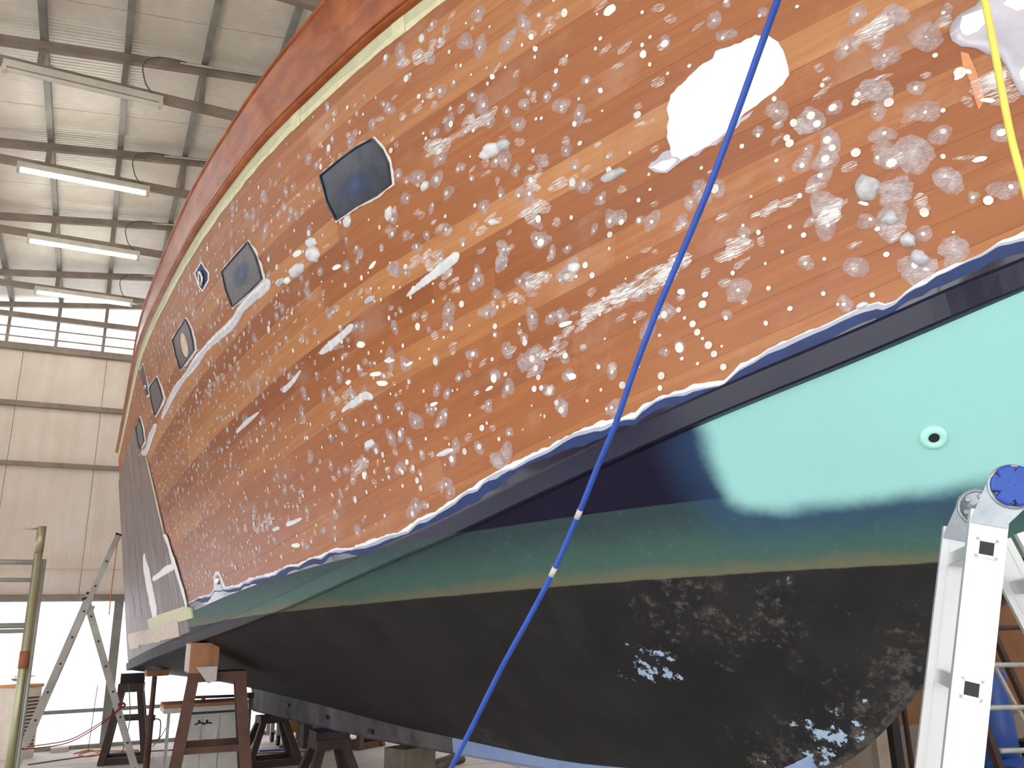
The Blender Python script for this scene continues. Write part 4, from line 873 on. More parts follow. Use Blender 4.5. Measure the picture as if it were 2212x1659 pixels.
for sg in (-1, 1):
    if sg < 0: dl, O_ = DL, SHIFT; L = LT[2]/-dl[2]; st = .0; s0 = RH1
    else: dl, O_ = leg_dir(1, SPR), 0.*SHIFT; L = zH/-dl[2]; st = .09; s0 = .2
    x = nrm(np.cross(dl, er))
    for side_, base in ((0, Hn), (1, Hf)):
        p0 = base+O_+dl*st
        rb = rail(p0, dl, L-st-.02); r_ = rb.build('rail', M['alu'], lad)
        MB().obox(base+O_+dl*(L-.02), x*RW/2*1.06, dl*.02, er*.02).build('foot', M['black'], lad)
        # hinge plate: tapering neck + disc
        b = MB(); n = 24; disc = [base+(x*math.cos(a)+np.cross(er, x)*math.sin(a))*.048 for a in np.arange(n)*2*math.pi/n]
        oo = er*(-.006 if sg < 0 else .002); b.prism([p+oo for p in disc], er*.004)
        q_ = base+O_; tx_ = nrm(np.cross(er, nrm(q_+dl*.02-base)))*.046
        if tx_@x < 0: tx_ = -tx_
        b.prism([base+oo-tx_, base+oo+tx_, q_+oo+x*.034+dl*.02, q_+oo+x*.034+dl*.03, q_+oo-x*.034+dl*.03, q_+oo-x*.034+dl*.02], er*.004)
        b.build('hinge_plate', M['zincplate'], lad)
        if sg < 0:
            b = MB()
            G = [[base+(x*math.cos(a)+np.cross(er, x)*math.sin(a))*(.043+.004*math.cos(p))+er*(-.007-.004*math.sin(p)) for p in np.arange(7)*2*math.pi/6] for a in np.arange(33)*2*math.pi/32]
            b.grid(np.array(G)); b.build('hinge_ring', M['zincplate'], lad, True)
            for a in (.4, 1.5, 2.6, 3.7, 4.8, 5.9):
                c = base+(x*math.cos(a)+np.cross(er, x)*math.sin(a))*.03; MB().tube([c-er*.006, c-er*.0125], [.008, .006], 12).build('rivet', M['zincplate'], lad)
    nr = int((L-.2)/.283)
    for k in range(nr+1):
        s = s0+.283*k
        if s > L-.1: break
        a, c = Hn+O_+dl*s, Hf+O_+dl*s; hw = .0145; y = dl
        # square hollow rung with open ends and flared collars
        b = MB()
        for sx, sy, wx, wy in ((1, 0, .0012, hw), (-1, 0, .0012, hw), (0, 1, hw, .0012), (0, -1, hw, .0012)): b.obox((a+c)/2+x*sx*hw+y*sy*hw, x*wx, y*wy, er*(RL/2+.004))
        b.build('rung', M['alu'], lad)
        b = MB()
        for sx, sy, wx, wy in ((1, 0, .003, hw+.006), (-1, 0, .003, hw+.006), (0, 1, hw+.006, .003), (0, -1, hw+.006, .003)): b.obox(a-er*.004+x*sx*(hw+.003)+y*sy*(hw+.003), x*wx, y*wy, er*.002)
        b.build('rung_collar', M['alu'], lad)
        MB().obox(a-er*.0028, x*(hw-.001), y*(hw-.001), er*.0008).build('rung_bore', M['black'], lad)
# star knob
xk = nrm(np.cross(DL, er)); yk = np.cross(er, xk); n = 72; pts = []
for a in np.arange(n)*2*math.pi/n:
    r_ = .0385+.0062*math.cos(6*a+.6)*1.0; r_ = .0315+.0125*(1 if math.cos(6*a+.5) > -.45 else max(0., (math.cos(6*a+.5)+1)/.55)**.6); pts.append((a, r_))
b = MB(); rows_ = [[Hn+er*o_+(xk*math.cos(a)+yk*math.sin(a))*r_*k for a, r_ in pts+pts[:1]] for o_, k in ((-.008, .97), (-.02, 1.), (-.026, .97), (-.028, .88), (-.0285, .02))]
b.grid(np.array(rows_)); b.build('hinge_knob', M['knob'], lad, False, 'blue star-shaped hinge knob')
xf = Hf; b = MB(); rows_ = [[Hf+er*o_+(xk*math.cos(a)+yk*math.sin(a))*r_*k for a, r_ in pts+pts[:1]] for o_, k in ((.008, .97), (.02, 1.), (.028, .88), (.0285, .02))]
b.grid(np.array(rows_)); b.build('hinge_knob', M['knob'], lad)
MB().tube([Hn-er*.01, Hf+er*.01], .011, 12).build('hinge_bar', M['zincplate'], lad)

# ------------------------------------------------------------------ stands under the yacht
M['rust'] = mat('brown_steel', (74, 50, 42), .75, scale=6, col2=(104, 72, 58))
M['darkiron'] = mat('dark_painted_steel', (48, 34, 32), .65, scale=6, col2=(70, 50, 44))
M['timber'] = mat('sawn_timber', (150, 104, 72), .8, scale=3, col2=(176, 128, 92), stretch=(8, 8, 1))
M['timberlt'] = mat('pale_timber', (186, 172, 160), .85, scale=4, col2=(206, 194, 184))
M['wedge'] = mat('chalky_block', (196, 188, 186), .85, scale=12)
def trestle(name, label, loc, top_z, top, base, m, rot=0., rail_z=None, leg=.07, base_bar=True, cap=.08, legs=4):
    r = root(name, label, 'stand', (loc[0], loc[1], 0), 'steel boat stands'); c, s = math.cos(rot), math.sin(rot)
    def Wl(x, y, z): return np.array([loc[0]+c*x-s*y, loc[1]+s*x+c*y, z])
    ex, ey = np.array([c, s, 0]), np.array([-s, c, 0])
    MB().obox(Wl(0, 0, top_z-cap/2), ex*(top[0]/2), ey*(top[1]/2), (0, 0, cap/2)).build('top_plate', m, r)
    for sx, sy in ((-1, -1), (1, -1), (1, 1), (-1, 1)):
        MB().bar(Wl(sx*base[0]/2, sy*base[1]/2, .0), Wl(sx*(top[0]-leg)/2, sy*(top[1]-leg)/2, top_z-cap), leg, leg, ey).build('leg', m, r)
    def ring(z, h, nm):
        k = z/(top_z-cap); X = base[0]/2+((top[0]-leg)/2-base[0]/2)*k; Y = base[1]/2+((top[1]-leg)/2-base[1]/2)*k
        for a, q in (((-X, -Y), (X, -Y)), ((X, -Y), (X, Y)), ((X, Y), (-X, Y)), ((-X, Y), (-X, -Y))):
            MB().bar(Wl(*a, z), Wl(*q, z), leg*.55, h).build(nm, m, r)
    if base_bar: ring(.04, .08, 'base_rail')
    if rail_z: ring(rail_z, .05, 'cross_rail')
    return r, Wl
def under(t, b_): # height of hull bottom at boat coords
    w = (ch_b(t)-b_)/(ch_b(t)-gar_b(t)); return float(bot_pt(t, np.clip(w, 0, 1))[2])
# stern stand
p = at_z((262, 1648), 0); tt_, bb_ = HB(p); z = under(max(float(tt_), -1.5), min(float(bb_), 1.35)) if float(tt_) > -1.6 else 1.1
loc = at_z((268, 1646), 0)[:2]; z = float(at_y((290, 1447), loc[1]-.1)[2])-.035
r, Wl = trestle('boat_stand', 'narrow dark boat stand under the stern corner with a tall black head plate', loc, z-.13, (.3, .3), (.5, .42), M['darkiron'], rot=-.12, rail_z=.52, leg=.075, cap=.1)
MB().obox(Wl(0, 0, z-.07), (.14, 0, 0), (0, .1, 0), (0, 0, .06)).build('head_block', M['black'], r)
# big brown stand with timber block under the chine
tS = 3.0; loc = HW(tS, 1.36, 0)[:2]; zc = under(tS, 1.47)
r, Wl = trestle('boat_stand', 'tall brown steel stand carrying a timber block under the chine', loc, float(ch_z(tS))-.012-.23, (.46, .36), (.66, .6), M['rust'], rot=-.1, rail_z=.66, leg=.085, cap=.075)
tb_l = HW(tS, 1.49, 0)[:2]; zc = float(ch_z(tS))-.012
blk = root('timber_block', 'squared timber block wedged between brown stand and chine', 'block', (tb_l[0], tb_l[1], zc-.23))
ex = np.append(BD, 0)*-1; ey = np.append(BN, 0)
cB = np.array([tb_l[0], tb_l[1], zc-.115]); MB().obox(cB, np.array([.112, .0, 0]), np.array([.0, .17, 0]), (0, 0, .118)).build('block', M['timber'], blk)
MB().obox(cB+np.array([-.114, 0, 0]), (.0025, 0, 0), (0, .165, 0), (0, 0, .108)).build('pale_face', M['timberlt'], blk)  # paler thin plate on one side of the block
wd = cB+np.array([.03, -.235, -.125]); MB().add([wd+np.array(q) for q in ((-.1, -.05, .06), (.06, -.05, .06), (.06, -.05, -.05), (.0, -.05, -.07), (-.1, .03, .06), (.06, .03, .06), (.06, .03, -.05), (.0, .03, -.07))], [(0, 1, 2, 3), (7, 6, 5, 4), (0, 4, 5, 1), (1, 5, 6, 2), (2, 6, 7, 3), (3, 7, 4, 0)]).build('wedge', M['wedge'], blk)
# screw prop beside it
_q = bot_pt(*px_bw((336, 1441))); loc = _q[:2]; zp = float(_q[2])-.03
pr = root('steel_prop', 'rusty adjustable steel prop with timber pad under the quarter', 'prop', (loc[0], loc[1], 0))
MB().tube([(loc[0], loc[1], 0), (loc[0], loc[1], .62)], .036, 14).build('outer_tube', M['rust'], pr)
MB().tube([(loc[0], loc[1], .6), (loc[0], loc[1], zp-.07)], .028, 14).build('inner_tube', M['rust'], pr)
MB().tube([(loc[0], loc[1], .58), (loc[0], loc[1], .64)], .05, 14).build('collar', M['rust'], pr)
MB().tube(smooth_path([(loc[0]+.03, loc[1]-.03, .6), (loc[0]+.1, loc[1]-.05, .58), (loc[0]+.11, loc[1]-.05, .45), (loc[0]+.1, loc[1]-.05, .38), (loc[0]+.03, loc[1]-.03, .36)], 4), .007, 8).build('handle', M['rust'], pr)
MB().box((loc[0]-.09, loc[1]-.09, 0), (loc[0]+.09, loc[1]+.09, .012)).build('base_plate', M['rust'], pr)
MB().obox((loc[0]+.02, loc[1], zp-.035), (.12, .02, 0), (-.01, .07, 0), (0, 0, .033)).build('pad', M['timber'], pr)
# skeg stand
loc = at_z((592, 1656), 0); loc = HW(-.2, .0, 0); kz = float(keel_z(-.2))
trestle('boat_stand', 'dark four-legged stand under the after end of the skeg', loc[:2], kz-.004, (.34, .3), (.62, .5), M['darkiron'], rot=.05, leg=.07)
# stand under the keel with blue rag
loc = HW(1.95, .0, 0); kz = float(keel_z(1.95))
r, Wl = trestle('boat_stand', 'short dark stand under mid skeg with a blue rag on top', loc[:2], kz-.09, (.34, .34), (.56, .5), M['darkiron'], rot=.05, leg=.08, cap=.09)
MB().obox(Wl(0, 0, kz-.05), (.17, .0, 0), (0, .15, 0), (0, 0, .038)).build('packing', M['darkiron'], r)
M['rag'] = mat('blue_rag', (34, 40, 120), .8)
MB().add([Wl(x, y, kz-.006+.004*math.sin(9*x)) for x, y in ((-.15, -.12), (.14, -.15), (.16, .1), (-.12, .14))]+[Wl(x, y, kz-.02) for x, y in ((-.17, -.17), (.17, -.17), (.17, .16), (-.16, .16))], [(0, 1, 2, 3), (0, 4, 5, 1), (1, 5, 6, 2), (2, 6, 7, 3), (3, 7, 4, 0)]).build('rag', M['rag'], r)
# heavy keel block on low stand
loc = HW(3.95, .0, 0); kz = float(keel_z(3.95)); M['oldblock'] = mat('old_keel_block', (84, 76, 66), .9, scale=8, col2=(112, 102, 92))
r, Wl = trestle('boat_stand', 'low red-brown stand beneath the heavy keel block', loc[:2], kz-.24, (.3, .24), (.36, .3), M['rust'], rot=.35, leg=.08, cap=.08)
kb = root('keel_block', 'heavy old timber block bearing the keel', 'block', (loc[0], loc[1], kz-.24))
MB().obox(Wl(0, 0, kz-.125), np.array([math.cos(.35), math.sin(.35), 0])*.16, np.array([-math.sin(.35), math.cos(.35), 0])*.13, (0, 0, .115)).build('block', M['oldblock'], kb)
# far-side stand
loc = at_z((778, 1614), 0); trestle('boat_stand', 'brown stand on the far side beyond the skeg', loc[:2], .78, (.3, .3), (.42, .4), M['rust'], rot=.5, leg=.07)

# ------------------------------------------------------------------ left: scaffold, ladder, bin
M['zincyel'] = mat('yellow_zinc_tube', (138, 136, 98), .38, .5, scale=5, col2=(176, 174, 146), stretch=(1, 1, .3))
M['zincold'] = mat('old_galvanised', (150, 156, 146), .5, .4, scale=6, col2=(186, 190, 180))
M['oldalu'] = mat('dull_aluminium', (150, 146, 138), .5, .4, scale=4, col2=(182, 178, 170))
sp_ = at_depth((55, 1400), 5.0); sx, sy = sp_[0], sp_[1]
ztop = float(at_depth((90, 1128), np.linalg.norm((sp_-CAM)@CF))[2]); sc = root('scaffold_frame', 'yellow-zinc scaffold frame with ladder rungs beside the bin', 'scaffold', (sx, sy, 0))
MB().tube([(sx, sy, 0), (sx, sy, ztop)], .024, 14).build('standard', M['zincyel'], sc, True)
MB().tube([(sx, sy, ztop-.16), (sx, sy, ztop+.0)], .0265, 14).build('socket', M['zincyel'], sc, True)
MB().tube([(sx+.035, sy+.03, 0), (sx+.035, sy+.03, ztop-.2)], .014, 10).build('brace_tube', M['zincold'], sc, True)
M['brown'] = mat('brown_tape', (140, 86, 58), .7)
zb_ = float(at_depth((38, 1425), 5.)[2]); MB().tube([(sx, sy, zb_-.05), (sx, sy, zb_+.05)], .0275, 14).build('tape_wrap', M['brown'], sc, True)
x2 = sx-.75
MB().tube([(x2, sy, 0), (x2, sy, ztop)], .024, 14).build('standard', M['zincyel'], sc, True)
for v_, rr in ((1211, .016), (1251, .013), (1351, .017), (1363, .013)):
    z = float(at_depth((50, v_), 5.)[2]); MB().tube([(x2, sy, z), (sx, sy, z)], rr, 10).build('rung', M['zincold'], sc, True)
z1, z2 = float(at_depth((50, 1251), 5.)[2]), float(at_depth((50, 1351), 5.)[2])
for a, c in (((sx-.32, z1), (sx-.18, z2)), ((sx-.52, z2), (sx-.34, z1))): MB().tube([(a[0], sy, a[1]), (c[0], sy, c[1])], .012, 8).build('strut', M['zincold'], sc, True)
MB().tube([(sx-.01, sy-.01, ztop-.015), (sx-.1, sy-.02, ztop-.02)], .006, 8).build('locking_pin', M['zincold'], sc, True)
# combination ladder
Lf, Rf = at_z((4, 1722), 0), at_z((302, 1696), 0)
pl_n = nrm(np.cross(Rf-Lf, (0, 0, 1)))
def in_plane(px, P0, n): d_ = ray(px); return CAM+d_*(((P0-CAM)@n)/(d_@n))
back = ray((170, 1450)); back = nrm(np.array([back[0], back[1], 0.]))
ap = in_plane((196, 1283), Lf, pl_n); tp_ = in_plane((256, 1155), Lf, pl_n); ap2 = in_plane((186, 1292), Lf, pl_n)
cl = root('combination_ladder', 'dull aluminium combination ladder standing open before the bright sheeting', 'ladder', (*((Lf+Rf)/2)[:2], 0))
def ladder_side(a, c, w, nm):
    for k in (0., .38):
        MB().bar(a+back*k, c+back*k, .024, w, np.cross(nrm(c-a), back)).build(nm, M['oldalu'], cl)
        MB().obox(c+back*k, nrm(c-a)*.012, back*.014, np.cross(nrm(c-a), back)*w*.55).build('end_cap', M['black'], cl)
    L = np.linalg.norm(c-a); n_ = int(L/.28)
    for q in range(1, n_+1):
        p_ = a+(c-a)*(q*.28-.1)/L; MB().tube([p_-back*.015, p_+back*.395], .0135, 8).build('rung', M['oldalu'], cl, True)
        MB().tube([p_-back*.0185, p_-back*.0145], .011, 10).build('rung_bore', M['black'], cl)
ladder_side(Lf, ap, .085, 'rail'); ladder_side(Lf+(ap-Lf)*.55+np.array([0, 0, .0])-back*.03, tp_-back*.03, .06, 'extension_rail'); ladder_side(Rf, ap2, .07, 'prop_rail')
MB().obox(ap-nrm(ap-Lf)*.14+np.array([.03, 0, -.02]), nrm(ap-Lf)*.04, back*.02, np.cross(nrm(ap-Lf), back)*.06).build('hinge_bracket', M['oldalu'], cl)
M['redrope'] = mat('red_cord', (128, 44, 34), .8); M['ropeor'] = mat('orange_line', (196, 120, 72), .8)
cr_ = in_plane((266, 1520), Rf, pl_n)-back*.03
rp_ = root('cord', 'red cord tied to the ladder leg trailing to the floor', 'cord', (cr_[0], cr_[1], 0))
for q in ([(266, 1520), (240, 1545), (185, 1580), (140, 1600), (60, 1612)], [(266, 1524), (235, 1552), (180, 1588), (130, 1608), (45, 1618)]):
    MB().tube(smooth_path([in_plane(p_, Rf, pl_n)-back*.04 for p_ in q], 5), .006, 6).build('strand', M['redrope'], rp_, True)
MB().tube(smooth_path([in_plane(p_, Rf, pl_n)-back*.045 for p_ in ((262, 1516), (270, 1522), (263, 1527), (256, 1522), (262, 1516))], 4), .012, 6).build('knot', M['redrope'], rp_, True)
# perforated bin
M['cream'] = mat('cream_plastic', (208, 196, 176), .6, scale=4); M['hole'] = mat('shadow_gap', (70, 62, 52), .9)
M['orangebox'] = mat('orange_brown_sheet', (186, 128, 74), .75, scale=2.5, col2=(204, 148, 92))
bl = at_z((30, 1642), 0); br = at_z((72, 1634), 0); ex = nrm(br-bl); ex[2] = 0; wd_ = np.linalg.norm(br-bl); ey = np.array([-ex[1], ex[0], 0]); ey = ey if ey[1] > 0 else -ey
hb = .88; c0 = (bl+br)/2+ey*.2; bn = root('perforated_bin', 'tall cream perforated bin with an orange-brown rim', 'bin', (c0[0], c0[1], 0))
MB().obox(c0+np.array([0, 0, hb/2]), ex*wd_/2, ey*.2, (0, 0, hb/2)).build('body', M['cream'], bn)
MB().obox(c0+np.array([0, 0, hb+.015]), ex*(wd_/2+.015), ey*.215, (0, 0, .02)).build('rim', M['orangebox'], bn)
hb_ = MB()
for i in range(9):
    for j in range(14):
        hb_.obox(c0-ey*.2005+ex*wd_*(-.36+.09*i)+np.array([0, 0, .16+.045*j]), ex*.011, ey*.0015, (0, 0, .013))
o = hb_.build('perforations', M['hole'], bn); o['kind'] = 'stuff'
junkm = [mat('scrap_timber', (150, 118, 90), .85, col2=(196, 176, 150), scale=9), M['redrope'], M['timberlt']]
for k in range(8):
    jc = c0+np.array([0, 0, hb+.05+.012*k])+ex*RNG.uniform(-.06, .06)*wd_/.2; a = RNG.uniform(-.7, .7); dr = ex*math.cos(a)+ey*math.sin(a)
    jo = MB().obox(jc, dr*RNG.uniform(.08, .18), np.cross((0, 0, 1), dr)*RNG.uniform(.012, .03), (0, 0, .0055)).build('offcut', junkm[k % 3] if k % 3 != 1 or k == 1 else junkm[0]); tag(jo, 'thin timber offcut lying on top of the cream bin' if k != 1 else 'red offcut lying among the timber offcuts on the bin', 'offcut', 'offcuts on the bin')
# orange line hanging from the cloth
hl = at_y((250, 1190), 9.0); o = MB().tube(smooth_path([at_y(p_, 9.4) for p_ in ((257, 1155), (252, 1185), (245, 1240), (238, 1300), (236, 1328))], 4), .006, 6).build('hanging_line', M['ropeor'], None, True); tag(o, 'thin orange line hanging beside the cloth-wrapped stern', 'line')

# ------------------------------------------------------------------ under the stern: cabinet, trolley, tarp bench, floor clutter
M['cabwhite'] = mat('pale_cabinet_paint', (196, 194, 186), .5, scale=3); M['redmark'] = mat('red_marking', (128, 32, 36), .6)
cy = 10.05
cA, cB_, cC = at_y((404, 1540), cy), at_y((470, 1540), cy), at_y((528, 1540), cy); ctop = float(at_y((440, 1536), cy)[2])
cab = root('tool_cabinet', 'pale steel cabinet under a plank bench top below the stern', 'cabinet', ((cA[0]+cC[0])/2, cy+.2, 0))
xa, xb, xc = cA[0], cB_[0], cC[0]
MB().box((xa, cy, .05), (xc, cy+.42, ctop-.03)).build('body', M['cabwhite'], cab)
for x0, x1 in ((xa+.015, (xa+xb)/2-.002), ((xa+xb)/2+.002, xb+.02)):
    d_ = MB().box((x0, cy-.018, .08), (x1, cy, ctop-.06)).build('door', M['cabwhite'], cab); MB().box((x1-.03, cy-.03, .4), (x1-.02, cy-.018, .52)).build('handle', M['steel'], d_)
MB().box((xb+.035, cy-.01, .07), (xc-.01, cy, ctop-.05)).build('side_panel', M['cabwhite'], cab)
fc = bpy.data.curves.new('marking', 'FONT'); fc.body = '880'; fc.size = .075; fc.extrude = .0008; fc.align_x = 'CENTER'
fo = bpy.data.objects.new('marking', fc); COL.objects.link(fo); mk = at_y((512, 1603), cy-.012); fo.matrix_world = Matrix.Translation(Vector((mk[0], cy-.0125, mk[2]-.025))) @ Matrix.Rotation(math.radians(90), 4, 'X')
bpy.context.view_layer.update(); me_ = bpy.data.meshes.new_from_object(fo); mw_ = fo.matrix_world.copy(); me_.transform(mw_); bpy.data.objects.remove(fo); bpy.data.curves.remove(fc)
mo = bpy.data.objects.new('marking', me_); me_.materials.clear(); me_.materials.append(M['redmark']); COL.objects.link(mo); mo.parent = cab; mo.matrix_parent_inverse = Matrix.Translation(-Vector(cab.location))
bt0, bt1 = at_y((354, 1527), cy), at_y((536, 1519), cy)
MB().box((bt0[0], cy-.06, ctop+.0), (bt1[0], cy+.46, ctop+.05)).build('bench_top', M['cabwhite'], cab); MB().box((bt0[0]-.0, cy-.05, ctop+.05), (bt1[0], cy+.45, ctop+.085)).build('plank_top', M['timber'], cab)
for x0 in (bt0[0]+.04, ): MB().box((x0, cy-.03, 0), (x0+.03, cy+.0, ctop)).build('leg', M['zincold'], cab)
for k, (u_, nm, c_) in enumerate(((430, 'pliers', 'dark'), (447, 'pliers', 'dark'))):
    pc = at_y((u_, 1561), cy-.025); o = MB().tube([pc+np.array([-.04, 0, -.02]), pc, pc+np.array([.05, 0, -.008])], .008, 6).add([pc+np.array(q) for q in ((-.01, 0, .03), (.012, 0, .028), (.01, .004, .0), (-.012, .004, 0))], [(0, 1, 2, 3)]).build('clamp', M['black'], cab)
# pipe trolley
tp0 = at_y((541, 1502), 10.56); tx = tp0[0]; tro = root('pipe_trolley', 'grey pipe-frame trolley standing beside the cabinet', 'trolley', (tx, 10.56, 0)); tz = float(tp0[2])
MB().tube([(tx, 10.56, 0), (tx, 10.56, tz)], .022, 10).build('post', M['zincold'], tro, True); MB().tube([(tx-.5, 10.72, 0), (tx-.5, 10.72, tz)], .022, 10).build('post', M['zincold'], tro, True)
MB().obox((tx, 10.56, tz), (.035, 0, 0), (0, .035, 0), (0, 0, .03)).build('corner_clamp', M['darkiron'], tro)
for dz in (0., -.09): MB().tube([(tx-.62, 10.74, tz+dz+.0), (tx+.0, 10.56, tz+dz)], .016, 8).build('rail', M['darkiron'], tro, True)
MB().tube([(tx-.55, 10.74, .2), (tx, 10.56, .2)], .014, 8).build('rail', M['zincold'], tro, True)
# ochre crate with tarp on casters beyond the skeg
q0 = at_z((622, 1590), .12); oc = root('wheeled_crate', 'ochre plywood crate on casters beyond the skeg', 'crate', (q0[0]+.5, q0[1]+.3, 0)); ox, oy = q0[0], q0[1]
MB().box((ox, oy, .16), (ox+.9, oy+.6, 1.05)).build('body', M['orangebox'], oc)
MB().box((ox-.2, oy-.02, .3), (ox+.02, oy+.6, .36)).build('shelf', M['cream'], oc)
for x_ in (ox-.12, ox+.25, ox+.8):
    for y_ in (oy+.08, oy+.5):
        w_ = MB().tube([(x_-.02, y_, .07), (x_+.02, y_, .07)], .07, 14).build('caster', M['black'], oc); MB().box((x_-.028, y_-.03, .07), (x_+.028, y_+.03, .3 if x_ < ox else .17)).build('fork', M['zincold'], w_)
q1 = at_y((672, 1604), oy-.5); lb = root('low_bench', 'dark low timber bench beyond the skeg', 'bench', (q1[0], q1[1], 0))
MB().box((q1[0]-.25, q1[1], .36), (q1[0]+1.1, q1[1]+.4, .42)).build('top', M['darkiron'], lb)
for x_ in (q1[0]-.1, q1[0]+.85): MB().box((x_, q1[1]+.03, 0), (x_+.12, q1[1]+.37, .36)).build('trestle', M['darkiron'], lb)
# floor clutter by the keel: pump, suction hose, peg
q2 = at_z((902, 1652), 0); pm = root('bilge_pump', 'small dark pump standing on the floor beside the keel', 'pump', (q2[0], q2[1], 0)); x_, y_ = q2[0], q2[1]
MB().tube([(x_, y_, 0), (x_, y_, .1), (x_, y_, .13), (x_, y_, .24)], [.12, .12, .1, .1], 16).build('body', M['black'], pm); MB().tube([(x_, y_, .24), (x_, y_, .262)], .13, 16).build('cover', M['darkiron'], pm)
MB().tube([(x_+.03, y_, .26), (x_+.03, y_, .36)], [.025, .008], 10).build('spout', M['black'], pm); MB().tube([(x_-.05, y_, .26), (x_-.05, y_, .3)], .012, 8).build('knob', M['black'], pm)
M['rubhose'] = mat('dusty_rubber_hose', (78, 70, 62), .85, scale=8)
hs = [at_z(p_, .04) for p_ in ((990, 1629), (965, 1640), (945, 1646), (925, 1650), (920, 1657), (928, 1662), (945, 1660), (955, 1653), (972, 1648), (1000, 1640))]
o = MB().tube(smooth_path(hs, 5), .038, 10).build('suction_hose', M['rubhose'], None, True); tag(o, 'thick dusty rubber hose looped on the floor by the keel', 'hose')
q3 = at_z((921, 1652), 0); pg = root('floor_peg', 'short grey peg standing on the floor between pump and hose', 'peg', (q3[0], q3[1], 0)); MB().tube([(q3[0], q3[1], 0), (q3[0], q3[1], .2)], .022, 10).build('shaft', M['zincold'], pg); MB().tube([(q3[0], q3[1], .2), (q3[0], q3[1], .23)], .026, 10).build('cap', M['zincold'], pg)
# cables on the floor and against the sheeting
def cable(pts, r_, m, lab): o = MB().tube(smooth_path(pts, 6), r_, 6).build('cable', M[m], None, True); tag(o, lab, 'cable')
cable([at_z(p_, .008) for p_ in ((60, 1652), (140, 1640), (230, 1628), (330, 1622), (420, 1618), (520, 1612))], .008, 'wire', 'thin grey cable along the floor below the bright sheeting')
cable([at_z(p_, .008) for p_ in ((425, 1634), (480, 1631), (560, 1627), (640, 1624), (715, 1621))], .008, 'wire', 'long grey cable across the floor behind the stands')
cable([at_z(p_, .01) for p_ in ((160, 1628), (195, 1620), (215, 1628), (190, 1634), (170, 1630), (200, 1622), (260, 1622), (300, 1620))], .009, 'ropeor', 'tangled orange line on the floor before the sheeting')
cable([at_y((278, 1476), 12.0), at_y((281, 1540), 12.0), at_y((276, 1580), 12.0), at_z((262, 1632), .01)], .007, 'wire', 'dark cable hanging through the narrow stern stand')
cable([at_z((330, 1612), .01), at_y((345, 1595), 12.6), at_y((360, 1570), 12.8), at_y((367, 1558), 12.9)], .006, 'wire', 'thin wire curling up from the floor behind the prop')
cable([at_z(p_, .01) for p_ in ((604, 1614), (622, 1612), (636, 1616), (600, 1620), (560, 1622))], .011, 'bluehose', 'blue hose lying on the floor behind the skeg stand')
o = MB().box(at_z((108, 1627), 0), at_z((148, 1622), 0)+np.array([0, .12, .06])).build('floor_batten', M['timberlt']); tag(o, 'pale timber batten lying on the floor before the sheeting', 'batten')
for u_, a, c in ((200, (211, 1480), (190, 1623)),):
    o = MB().tube([at_y(a, 13.6), np.append(at_y(c, 13.6)[:2], 0.)], .006, 6).build('guy_wire', M['wire']); tag(o, 'fine upright wire before the sheeting left of the stern stand' if u_ == 200 else 'fine upright wire before the sheeting right of the prop', 'wire')

# ------------------------------------------------------------------ beyond the bow, right
M['brownply'] = mat('brown_board', (112, 76, 50), .8, scale=2., col2=(138, 98, 68)); M['bluedrum'] = mat('blue_plastic_drum', (30, 74, 150), .4, scale=3)
M['greybox'] = mat('grey_beige_panel', (134, 122, 112), .7, scale=2)
yb = 3.9
yB = 6.0; pa, pb_ = at_y((1945, 1500), yB), at_y((2480, 1500), yB); pb_[0] = min(pb_[0], 10.6)
bd = root('brown_board', 'large brown board leaning upright beyond the bow', 'board', ((pa[0]+pb_[0])/2, yB, 0)); zt = float(at_y((2150, 1180), yB)[2])
MB().box((pa[0]-.1, yB, .55), (pb_[0]+.1, yB+.05, zt+.25)).build('sheet', M['brownply'], bd); MB().box((pa[0]-.1, yB, 0), (pb_[0]+.1, yB+.06, .55)).build('plinth', M['greybox'], bd)
for x_ in np.arange(pa[0], pb_[0], 1.22): MB().box((x_-.02, yB-.03, .0), (x_+.02, yB, zt+.25)).build('batten', M['darkiron'], bd)
g0, g1 = at_y((1795, 1655), 5.5), at_y((1905, 1655), 5.5); gt = float(at_y((1900, 1565), 5.5)[2])
gb = root('low_cupboard', 'grey-beige low cupboard behind the forefoot', 'cupboard', ((g0[0]+g1[0])/2, 5.7, 0))
MB().box((g0[0]-.35, 5.5, 0.04), (g1[0], 5.9, gt+.1)).build('body', M['greybox'], gb)
for x0, x1 in ((g0[0]-.34, (g0[0]+g1[0])/2-.18), ((g0[0]+g1[0])/2-.17, g1[0]-.01)): d_ = MB().box((x0, 5.485, .08), (x1, 5.5, gt+.06)).build('door', M['greybox'], gb); MB().box((x1-.04, 5.47, .4), (x1-.03, 5.485, .5)).build('handle', M['black'], d_)
for (u0, u1, yy) in ((1900, 1925, 5.1), (1938, 1955, 5.2)):
    a = at_y((u0, 1650), yy); c = at_y((u1, 1650), yy); s_ = root('steel_post', 'broad grey upright post behind the forefoot' if u0 == 1900 else 'narrow black upright post behind the forefoot', 'post', ((a[0]+c[0])/2, yy, 0))
    mm = M['frame'] if u0 == 1900 else M['black']; MB().box((a[0], yy, 0), (c[0], yy+.06, 1.6)).build('shaft', mm, s_); MB().box((a[0]-.06, yy-.05, 0), (c[0]+.06, yy+.11, .015)).build('base_plate', mm, s_)
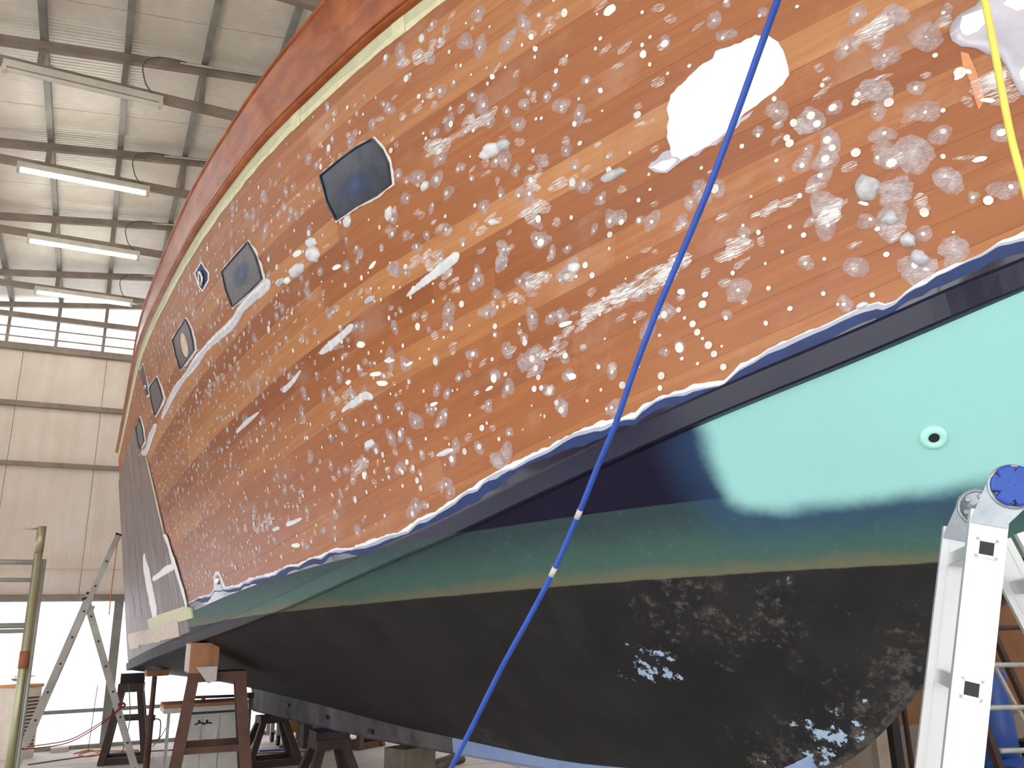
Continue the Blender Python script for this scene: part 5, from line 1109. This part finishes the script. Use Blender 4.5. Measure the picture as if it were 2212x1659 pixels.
# step ladder frame with tube rungs, drum, bucket
ld = at_z((2170, 1800), 0); yy = 4.6
fr = root('tube_trestle', 'grey tube trestle with dark sloping legs behind the folding ladder', 'trestle', (at_y((2170, 1500), yy)[0], yy, 0))
for a, c, w_, m in (((2140, 1355), (2232, 1560), .05, 'darkiron'), ((2138, 1420), (2235, 1600), .028, 'zincold'), ((2125, 1560), (2180, 1720), .06, 'darkiron')):
    A_, C_ = at_y(a, yy), at_y(c, yy); d_ = nrm(C_-A_); C_ = A_+d_*(-A_[2]/d_[2]) if d_[2] < -.2 else C_; MB().bar(A_, C_, w_, w_*.8, (0, 1, 0)).build('leg', M[m], fr)
for a, c in (((2130, 1358), (2320, 1350)), ((2140, 1436), (2300, 1437)), ((2130, 1529), (2320, 1526)), ((2160, 1622), (2330, 1618))):
    MB().tube([at_y(a, yy-.02), at_y(c, yy-.02)], .02, 10).build('rung', M['zincold'] if a[1] != 1358 else M['darkiron'], fr, True)
A_ = at_y((2318, 1340), yy); MB().bar(A_, (A_[0]+.12, yy, 0), .04, .03, (0, 1, 0)).build('leg', M['darkiron'], fr)
yy = 5.3; d0 = at_y((2148, 1560), yy); dr_ = root('plastic_drum', 'tall blue plastic drum behind the tube trestle', 'drum', (d0[0], yy, 0)); zt2 = float(at_y((2140, 1445), yy)[2])
MB().tube([(d0[0], yy, 0), (d0[0], yy, .03), (d0[0], yy, zt2*.33), (d0[0], yy, zt2*.36), (d0[0], yy, zt2*.66), (d0[0], yy, zt2*.69), (d0[0], yy, zt2-.03), (d0[0], yy, zt2)], [.15, .16, .16, .167, .167, .16, .16, .14], 24).build('body', M['bluedrum'], dr_, True)
MB().tube([(d0[0]+.06, yy, zt2), (d0[0]+.06, yy, zt2+.03)], .03, 12).build('bung', M['black'], dr_)
d1 = at_y((2250, 1555), yy-.15); bk = root('black_bucket', 'black rubber bucket between drum and trestle', 'bucket', (d1[0], yy-.1, 0)); MB().tube([(d1[0], yy-.1, 0), (d1[0], yy-.1, .42)], [.14, .18], 20).build('body', M['black'], bk); MB().tube([(d1[0], yy-.1, .42), (d1[0], yy-.1, .44)], .19, 20).build('rim', M['black'], bk)
d2 = at_y((2205, 1640), 4.9); bb = root('blue_toolbox', 'low blue toolbox on the floor by the trestle', 'toolbox', (d2[0], 4.9, 0)); MB().box((d2[0]-.22, 4.8, 0), (d2[0]+.3, 5.05, .3)).build('body', M['bluedrum'], bb); MB().box((d2[0]-.23, 4.79, .3), (d2[0]+.31, 5.06, .36)).build('lid', M['bluedrum'], bb)
